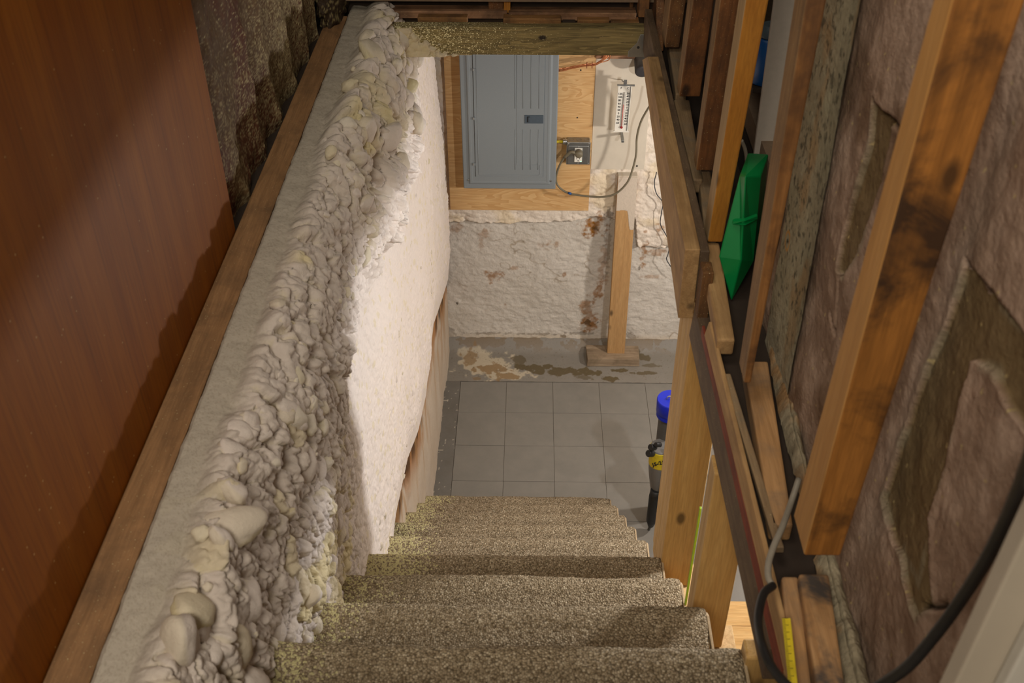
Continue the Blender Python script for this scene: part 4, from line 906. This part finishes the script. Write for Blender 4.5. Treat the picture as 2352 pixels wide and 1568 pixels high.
# ------------------------------------------------------------------ plate blocks between studs
def block(L0, L1, T0, T1, R0, R1, zt_, hgt, mat, label):
    """L: lower left edge (far, near); T: top left edge (far, near); R: top right edge (far, near)"""
    t0, t1, r0, r1 = P(*T0, z=zt_), P(*T1, z=zt_), P(*R0, z=zt_), P(*R1, z=zt_)
    r0[1] = t0[1]; r1[1] = t1[1]; dn = np.array([0, 0, -hgt])
    return tag(hexa('plate_block', [t1 + dn, r1 + dn, r0 + dn, t0 + dn, t1, r1, r0, t0], mat, None, .004), label, 'block')
block((1702, 835), (1745, 1195), (1708, 828), (1772, 1205), (1764, 828), (1822, 1205), 2.178, .035, M['plate_y'], 'long orange brown plate block left of the gritty plaster strip')
block((0, 0), (0, 0), (1834, 1316), (1880, 1600), (1905, 1320), (1945, 1600), 2.20, .05, M['stained_block'], 'near plate block with a dark grey stain at the bottom edge')
block((0, 0), (0, 0), (1795, 1322), (1822, 1600), (1832, 1318), (1868, 1600), 2.185, .05, M['plate_y'], 'smooth orange block tight against the left of the stained near block')
block((0, 0), (0, 0), (1612, 556), (1648, 780), (1650, 548), (1686, 770), 2.20, .035, M['board_y'], 'pale tan plate block under the green box')
block((0, 0), (0, 0), (1605, 392), (1618, 545), (1632, 390), (1645, 540), 2.20, .035, M['plate_grey'], 'grey brown plate block beyond the bright orange stud')
block((0, 0), (0, 0), (1547, 228), (1592, 412), (1582, 222), (1612, 400), 2.21, .035, M['plate_grey'], 'dusty plate block with a grey top midway along the stair wall')
block((0, 0), (0, 0), (1529, 62), (1552, 215), (1563, 60), (1575, 208), 2.225, .035, M['plate_grey'], 'farthest grey flecked plate block above the header board')

# ------------------------------------------------------------------ studs
def stud(Lt, Lb, Mt, Mb, Rt, Rb, mat, mat2, label, x=.36, zb=None, ztop=3.9):
    def ring_(L, M_, R):
        l = P(*L, x=x); m_ = P(*M_, x=x); r = P(*R, y=m_[1]); return l, m_, r
    lt, mt, rt = ring_(Lt, Mt, Rt); lb, mb, rb = ring_(Lb, Mb, Rb)
    zb_ = mb[2] if zb is None else zb
    def line(a, b, z_): k = (z_ - a[2]) / (b[2] - a[2]); return a + (b - a) * k
    out = []
    for z_ in (zb_, ztop):
        m_ = line(mb, mt, z_); l_ = line(lb, lt, z_); r_ = line(rb, rt, z_); 
        out += [m_, np.array([r_[0], m_[1], z_]), np.array([r_[0], l_[1], z_]), l_]
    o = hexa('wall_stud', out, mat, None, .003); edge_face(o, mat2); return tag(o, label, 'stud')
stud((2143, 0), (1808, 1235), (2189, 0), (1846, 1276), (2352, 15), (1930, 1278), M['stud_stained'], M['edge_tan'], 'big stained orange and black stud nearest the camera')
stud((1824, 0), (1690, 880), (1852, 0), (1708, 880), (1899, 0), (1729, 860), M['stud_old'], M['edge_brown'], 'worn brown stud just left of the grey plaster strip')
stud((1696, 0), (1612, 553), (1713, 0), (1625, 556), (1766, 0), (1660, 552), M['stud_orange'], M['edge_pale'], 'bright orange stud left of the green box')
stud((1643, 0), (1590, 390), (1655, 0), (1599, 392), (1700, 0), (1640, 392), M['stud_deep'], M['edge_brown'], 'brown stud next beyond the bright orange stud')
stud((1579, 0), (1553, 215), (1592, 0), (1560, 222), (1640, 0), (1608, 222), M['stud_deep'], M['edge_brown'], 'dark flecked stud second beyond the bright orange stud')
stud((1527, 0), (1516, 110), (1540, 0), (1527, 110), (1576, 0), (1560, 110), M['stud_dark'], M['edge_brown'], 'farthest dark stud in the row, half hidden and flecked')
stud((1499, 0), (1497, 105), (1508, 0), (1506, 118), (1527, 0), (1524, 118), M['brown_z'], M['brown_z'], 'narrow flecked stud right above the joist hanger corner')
# stub that hangs below the plate
q = P(1597, 758, y=1.66); q2 = P(1622, 758, y=1.66); q3 = P(1606, 600, y=1.66)
tag(box('stud_stub', q[0], q2[0], 1.66, 1.70, 2.085, 2.225, M['stud_dark']), 'short dark stud stub below the pale tan plate block', 'block')

# ------------------------------------------------------------------ torn wallboard behind the studs
XW = .452
nu, nv = 620, 420
u, v = np.meshgrid(np.linspace(.45, 1.62, nu), np.linspace(2.13, 3.45, nv), indexing='ij')
def wy(px, py): p = P(px, py, x=XW); return p[1], p[2]
def inpoly(u, v, pts):
    ins = np.zeros(u.shape, bool); n = len(pts)
    for i in range(n):
        x1_, y1_ = pts[i]; x2_, y2_ = pts[(i + 1) % n]
        c_ = ((y1_ > v) != (y2_ > v)) & (u < (x2_ - x1_) * (v - y1_) / (y2_ - y1_ + 1e-12) + x1_); ins ^= c_
    return ins
def pdist(u, v, pts, closed=True):
    d = np.full(u.shape, 9.0); n = len(pts)
    for i in range(n if closed else n - 1):
        a_ = np.array(pts[i]); b_ = np.array(pts[(i + 1) % n]); e = b_ - a_; k = np.clip(((u - a_[0]) * e[0] + (v - a_[1]) * e[1]) / (e @ e), 0, 1)
        d = np.minimum(d, np.hypot(u - a_[0] - k * e[0], v - a_[1] - k * e[1]))
    return d
wob = .010 * (fbm(u * 20, v * 20, 2) - .5)
T1 = [wy(*p) for p in ((2225, 610), (2352, 780), (2420, 900), (2352, 1000), (2280, 850), (2230, 830), (2190, 1000), (2130, 1200), (2110, 1340), (2050, 1250), (2020, 1140), (2110, 880))]
T2 = [wy(*p) for p in ((2010, 230), (2052, 290), (2030, 420), (1985, 560), (1940, 640), (1925, 620), (1945, 520), (1975, 400), (1995, 320))]
T3 = [wy(*p) for p in ((2050, 1180), (2130, 1140), (2150, 1380), (2110, 1420), (2080, 1340))]
ins = inpoly(u + wob, v + wob, T1) | inpoly(u + wob, v + wob, T2) | inpoly(u + wob, v + wob, T3)
rp = np.minimum(pdist(u, v, T1), np.minimum(pdist(u, v, T2), pdist(u, v, T3)))
lines = [[wy(*p) for p in l_] for l_ in (((1870, 1010), (1905, 1060), (1925, 1110), (1935, 1160)), ((1905, 1040), (1910, 1000), (1920, 960)), ((2225, 600), (2290, 690), (2360, 790)), ((2120, 1390), (2150, 1395), (2180, 1388)), ((1940, 600), (1925, 640), (1910, 770), (1900, 720)), ((2075, 300), (2030, 260), (2010, 235)))]
cd_ = np.full(u.shape, 9.0)
for l_ in lines: cd_ = np.minimum(cd_, pdist(u + wob * .5, v + wob * .5, l_, False))
h = -.006 * ins + (fbm(u * 5, v * 5, 4) - .5) * .020 + (fbm(u * 26, v * 18, 6) - .5) * .007 + .0015 * sst(.016, .004, rp) * (~ins) - .008 * sst(.006, .001, cd_)
x = XW - h
U_, V_ = u.ravel(), v.ravel()
col = np.tile(np.array(lin(156, 130, 110)), (U_.size, 1)); col = mixc(col, lin(188, 162, 142), sst(.35, .75, fbm(U_ * 22, V_ * 11, 3)) * .8); col = mixc(col, lin(128, 102, 80), sst(.5, .75, fbm(U_ * 9, V_ * 7, 7)) * .8)
col = mixc(col, lin(124, 104, 70), ins.ravel() * .9)
col = mixc(col, lin(150, 140, 116), sst(.010, .002, rp.ravel()) * sst(.4, .7, vn(U_ * 25, V_ * 25, 3)) * .5)
col = mixc(col, lin(40, 32, 24), sst(.004, .0008, cd_.ravel()) * .9)
col = mixc(col, lin(208, 186, 130), (worley(U_ * 16, V_ * 16, 9)[0] < .035) * .8)
WR = tag(mk('wall_right_upper', np.stack([x.ravel(), U_, V_], 1), gridf(nu, nv)[:, ::-1], M['mauve'], None, True, col), kind='structure')
# long pale laths torn through
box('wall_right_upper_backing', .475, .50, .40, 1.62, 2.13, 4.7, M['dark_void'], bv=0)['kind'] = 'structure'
# grey green plaster strip between the studs
nu, nv = 120, 520
ya_, yb_ = P(1830, 800, x=.446)[1], P(1765, 830, x=.446)[1] + .02
u, v = np.meshgrid(np.linspace(0, 1, nu), np.linspace(2.14, 3.6, nv), indexing='ij')
pR0, pR1, pL0, pL1 = P(1976, 0, x=.444), P(1828, 810, x=.444), P(1890, 0, x=.444), P(1755, 830, x=.444)
yr = np.interp(v, [pR1[2], pR0[2]], [pR1[1], pR0[1]]) + .004 * (fbm(v * 14, v * 0, 3) - .5) * 2
yr = pR1[1] + (v - pR1[2]) / (pR0[2] - pR1[2]) * (pR0[1] - pR1[1]) + .004 * (fbm(v * 14, v * 0, 3) - .5) * 2
Y = yr + u * .20
x = .444 - (fbm(Y * 12, v * 12, 4) - .5) * .006
U_, V_ = Y.ravel(), v.ravel()
col = np.tile(np.array(lin(160, 154, 126)), (U_.size, 1)); col = mixc(col, lin(174, 160, 132), fbm(U_ * 15, V_ * 15, 2)); col = mixc(col, lin(166, 128, 80), sst(.55, .7, fbm(U_ * 12, V_ * 6, 5)) * .55)
col = mixc(col, lin(84, 78, 62), sst(.56, .72, fbm(U_ * 110, V_ * 95, 8)) * .8); col = mixc(col, lin(196, 186, 160), sst(2.33, 2.20, V_) * fbm(U_ * 30, V_ * 30, 3))
ch = P(1808, 553, x=.444); col = mixc(col, lin(50, 44, 34), sst(.025, .008, u.ravel())); dd = np.abs(np.hypot((U_ - ch[1]) , (V_ - ch[2]) * .88) - .0145); col = mixc(col, lin(196, 148, 84), sst(.0030, .0018, dd)); col = mixc(col, lin(30, 24, 18), sst(.0042, .003, np.hypot(U_ - ch[1], V_ - ch[2])))
tag(mk('plaster_strip', np.stack([x.ravel(), U_, V_], 1), gridf(nu, nv)[:, ::-1], M['mauve'], None, True, col), 'mouldy grey green board strip with a chalk circle round a nail hole', 'wallboard')
# gritty mortar ridge at the foot of the board
def ridge_(name, rows_, label):
    Pc = []; 
    for (pl_, pr_, row) in rows_: Pc.append((P(pl_, row, z=2.155), P(pr_, row, z=2.185)))
    n = 220; m_ = 26; V = []
    ys = np.array([p[0][1] for p in Pc])[::-1]; xl_ = np.array([p[0][0] for p in Pc])[::-1]; xr_ = np.array([p[1][0] for p in Pc])[::-1]
    yy_ = np.linspace(ys[0], ys[-1], n); a_, b_ = np.interp(yy_, ys, xl_), np.interp(yy_, ys, xr_)
    s_ = np.linspace(0, 1, m_); A_, S_2 = np.meshgrid(yy_, s_, indexing='ij')
    X_ = a_[:, None] * (1 - S_2) + b_[:, None] * S_2
    Z_ = 2.142 + .040 * np.sin(np.pi * np.clip(S_2 * .8 + .05, 0, 1)) ** .6 + (fbm(A_ * 40, X_ * 60, 3) - .5) * .016 - .010 * sst(.05, .0, np.abs(S_2 - .5 - .15 * (fbm(A_ * 12, A_ * 0, 2) - .5)))
    col_ = np.tile(np.array(lin(182, 168, 140)), (A_.size, 1)); col_ = mixc(col_, lin(128, 118, 96), fbm(A_.ravel() * 30, X_.ravel() * 40, 6)); col_ = mixc(col_, lin(170, 120, 64), sst(.55, .7, fbm(A_.ravel() * 14, X_.ravel() * 20, 9)) * .6); col_ = mixc(col_, lin(50, 42, 30), (sst(.04, 0, np.abs(S_2 - .5 - .15 * (fbm(A_ * 12, A_ * 0, 2) - .5)))).ravel() * .7)
    return tag(mk(name, np.stack([X_.ravel(), A_.ravel(), Z_.ravel()], 1), gridf(n, m_), M['mauve'], None, True, col_), label, 'mortar')
ridge_('mortar_ridge', [(1765, 1815, 800), (1772, 1832, 860), (1795, 1850, 980), (1830, 1872, 1110), (1850, 1880, 1180)], 'pale gritty mortar ridge beside the long orange plate block')
ridge_('mortar_ridge', [(1868, 1935, 1285), (1885, 1955, 1370), (1900, 1985, 1460), (1925, 2010, 1568), (1935, 2030, 1640)], 'pale gritty mortar ridge beside the stained near block')

# ------------------------------------------------------------------ things seen between the studs
DW = tag(hexa('drywall_piece', [P(1722, 430, y=2.06), P(1800, 430, y=2.06), P(1800, 430, y=2.06) + [0, .012, 0], P(1722, 430, y=2.06) + [0, .012, 0],
    P(1787, -60, y=2.06), P(1870, -60, y=2.06), P(1870, -60, y=2.06) + [0, .012, 0], P(1787, -60, y=2.06) + [0, .012, 0]], M['drywall']), 'light grey drywall piece standing between the orange and brown studs', 'drywall')
JG = thing('blue_bottle', P(1750, 187, y=2.12), 'blue plastic bottle with a grey cap behind the orange stud', 'bottle')
jb, jt = P(1755, 187, y=2.12), P(1768, 83, y=2.12); jc = P(1772, 55, y=2.12)
lathe('body', (jb[0], 2.12, jb[2]), (jb[0], 2.12, jt[2]), [(0, .029), (.03, .032), (.95, .032), (1, .029)], M['blue_label'], JG)
lathe('cap', (jb[0], 2.12, jt[2]), (jb[0], 2.12, jc[2]), [(0, .026), (.2, .028), (.6, .024), (1, .019)], M['teal_grey'], JG)
tag(box('bottle_shelf', .4705, .62, 2.085, 2.30, jb[2] - .012, jb[2] - .001, M['dark_void']), 'dark little shelf under the blue bottle between studs', 'shelf')
tag(tube('white_cable', [P(1703, 322, y=2.0), P(1712, 345, y=2.0), P(1715, 372, y=2.0), P(1713, 405, y=2.0), P(1708, 440, y=1.97)], .004, M['grey_rubber'], None, 6, 10), 'short off white cable curving down above the green box', 'cable')
q = P(1662, 152, y=2.08); tag(box('blue_tape', q[0] - .002, q[0] + .016, 2.075, 2.079, q[2] - .003, q[2] + .003, M['blue_label'], None, .0005), 'thin blue tape tab left of the bright orange stud', 'tape')
# green tapered box
yg = 1.70
g = [P(1699, 402, y=yg + .05), P(1748, 405, y=yg + .05), P(1651, 590, y=yg), P(1703, 597, y=yg - .015), P(1679, 692, y=yg - .02)]
GB = thing('green_box', g[4], 'bright green plastic bin with a tapered bottom hanging between studs', 'bin')
mt_ = P(1712, 403, y=yg + .02); r2 = P(1730, 600, y=yg + .03)
V = [g[0], mt_, g[1], g[2], g[3], r2, g[4]]; off = np.array([.03, .09, 0])
V += [v_ + off for v_ in (g[0], g[1], g[2], r2, g[4])]
F = [(0, 1, 4, 3), (1, 2, 5, 4), (3, 4, 6), (4, 5, 6), (0, 7, 8, 2, 1), (0, 3, 9, 7), (3, 6, 11, 9), (2, 8, 10, 5), (5, 10, 11, 6), (7, 9, 11, 10, 8)]
gb = mk('shell', V, F, M['green'], GB); bevel(gb, .003, 3)
lip = [P(1682, 500, y=yg + .026), P(1709, 500, y=yg + .006), P(1738, 488, y=yg + .030), P(1738, 496, y=yg + .030), P(1709, 509, y=yg + .004), P(1680, 508, y=yg + .024)]
poly_prism('lip', [p + np.array([0, -.012, 0]) for p in lip], (0, .010, 0), M['green'], GB, .001)

# ------------------------------------------------------------------ near cables, tape, jamb
tag(tube('grey_cable', [P(1835, 1100, y=1.10), P(1815, 1160, y=1.06), P(1797, 1210, z=2.24), P(1779, 1250, z=2.24), P(1766, 1290, z=2.24), P(1765, 1325, z=2.24), P(1775, 1345, z=2.24)], .0046, M['grey_rubber'], None, 8, 12), 'grey cable coming down beside the foot of the big stained stud', 'cable')
cb_ = [P(1775, 1345, z=2.24), P(1755, 1362, z=2.25), P(1744, 1400, z=2.26), P(1742, 1440, z=2.27), P(1752, 1485, z=2.29), P(1775, 1535, z=2.30), P(1815, 1580, z=2.32), P(1880, 1625, z=2.35), P(1960, 1620, z=2.38), P(2020, 1575, z=2.42), P(2085, 1530, z=2.48), P(2150, 1455, z=2.54), P(2205, 1380, z=2.60), P(2265, 1285, z=2.68), P(2318, 1180, z=2.76), P(2365, 1060, z=2.86), P(2420, 900, z=3.0)]
tag(tube('black_cable', cb_, .0058, M['black_rubber'], None, 8, 14), 'thick black cable looping across the lower right corner', 'cable')
ta, tb = P(1793, 1432, z=2.2), P(1812, 1432, z=2.2); tc_, td_ = P(1809, 1600, z=2.2), P(1830, 1600, z=2.2)
TP = tag(hexa('tape_rule', [tc_ - [0, 0, .001], td_ - [0, 0, .001], tb - [0, 0, .001], ta - [0, 0, .001], tc_, td_, tb, ta], M['tape'], None, 0), 'yellow measuring tape blade lying on the near orange block', 'tape measure')
TP.location.z += .012
V = []; F = []
for i in range(40):
    k = i / 40; a_ = ta + (tc_ - ta) * k; b_ = tb + (td_ - tb) * k; l_ = .35 if i % 4 else .7; b0 = len(V); dz = np.array([0, 0, .0125]); dy = np.array([0, -.0007, 0])
    V += [a_ + dz, a_ + (b_ - a_) * l_ + dz, a_ + (b_ - a_) * l_ + dz + dy, a_ + dz + dy]; F.append((b0, b0 + 1, b0 + 2, b0 + 3))
tag(mk('tape_marks', V, F, M['ink'], TP), kind='stuff')
jx = .3435
DJ = thing('door_jamb', (jx + .06, .46, 2.0), 'off white painted door jamb close by in the lower right corner', 'door jamb')
hexa('jamb_board', [(jx - .004, .50, 2.2), (jx + .14, .50, 2.2), (jx + .14, .52, 2.2), (jx - .004, .52, 2.2), (jx + .026, .50, 3.9), (jx + .15, .50, 3.9), (jx + .15, .52, 3.9), (jx + .026, .52, 3.9)], M['jamb'], DJ, .002)
ds0 = P(2279, 1568, y=.497)[0]
hexa('door_stop', [(ds0 - .006, .486, 2.2), (jx + .14, .486, 2.2), (jx + .14, .499, 2.2), (ds0 - .006, .499, 2.2), (ds0 + .026, .486, 3.9), (jx + .15, .486, 3.9), (jx + .15, .499, 3.9), (ds0 + .026, .499, 3.9)], plain('white_stop_paint', lin(190, 184, 172), .5, nz=.03), DJ, .002)

# ------------------------------------------------------------------ enclosure around the view
box('ceiling', .50, 3.2, -.3, 4.27, 2.24, 2.30, M['ceiling'], bv=0)['kind'] = 'structure'
box('ceiling_far', -.70, .50, 3.06, 4.27, 2.24, 2.30, M['ceiling'], bv=0)['kind'] = 'structure'
box('ceiling_upper', -.78, 1.6, -1.2, 3.4, 4.7, 4.76, M['roomwall'], bv=0)['kind'] = 'structure'
box('wall_front_upper', -.78, 1.6, -1.3, -1.2, 2.1, 4.76, M['roomwall'], bv=0)['kind'] = 'structure'
box('wall_right_room', 1.5, 1.6, -1.2, 3.4, 2.3, 4.76, M['dark_void'], bv=0)['kind'] = 'structure'
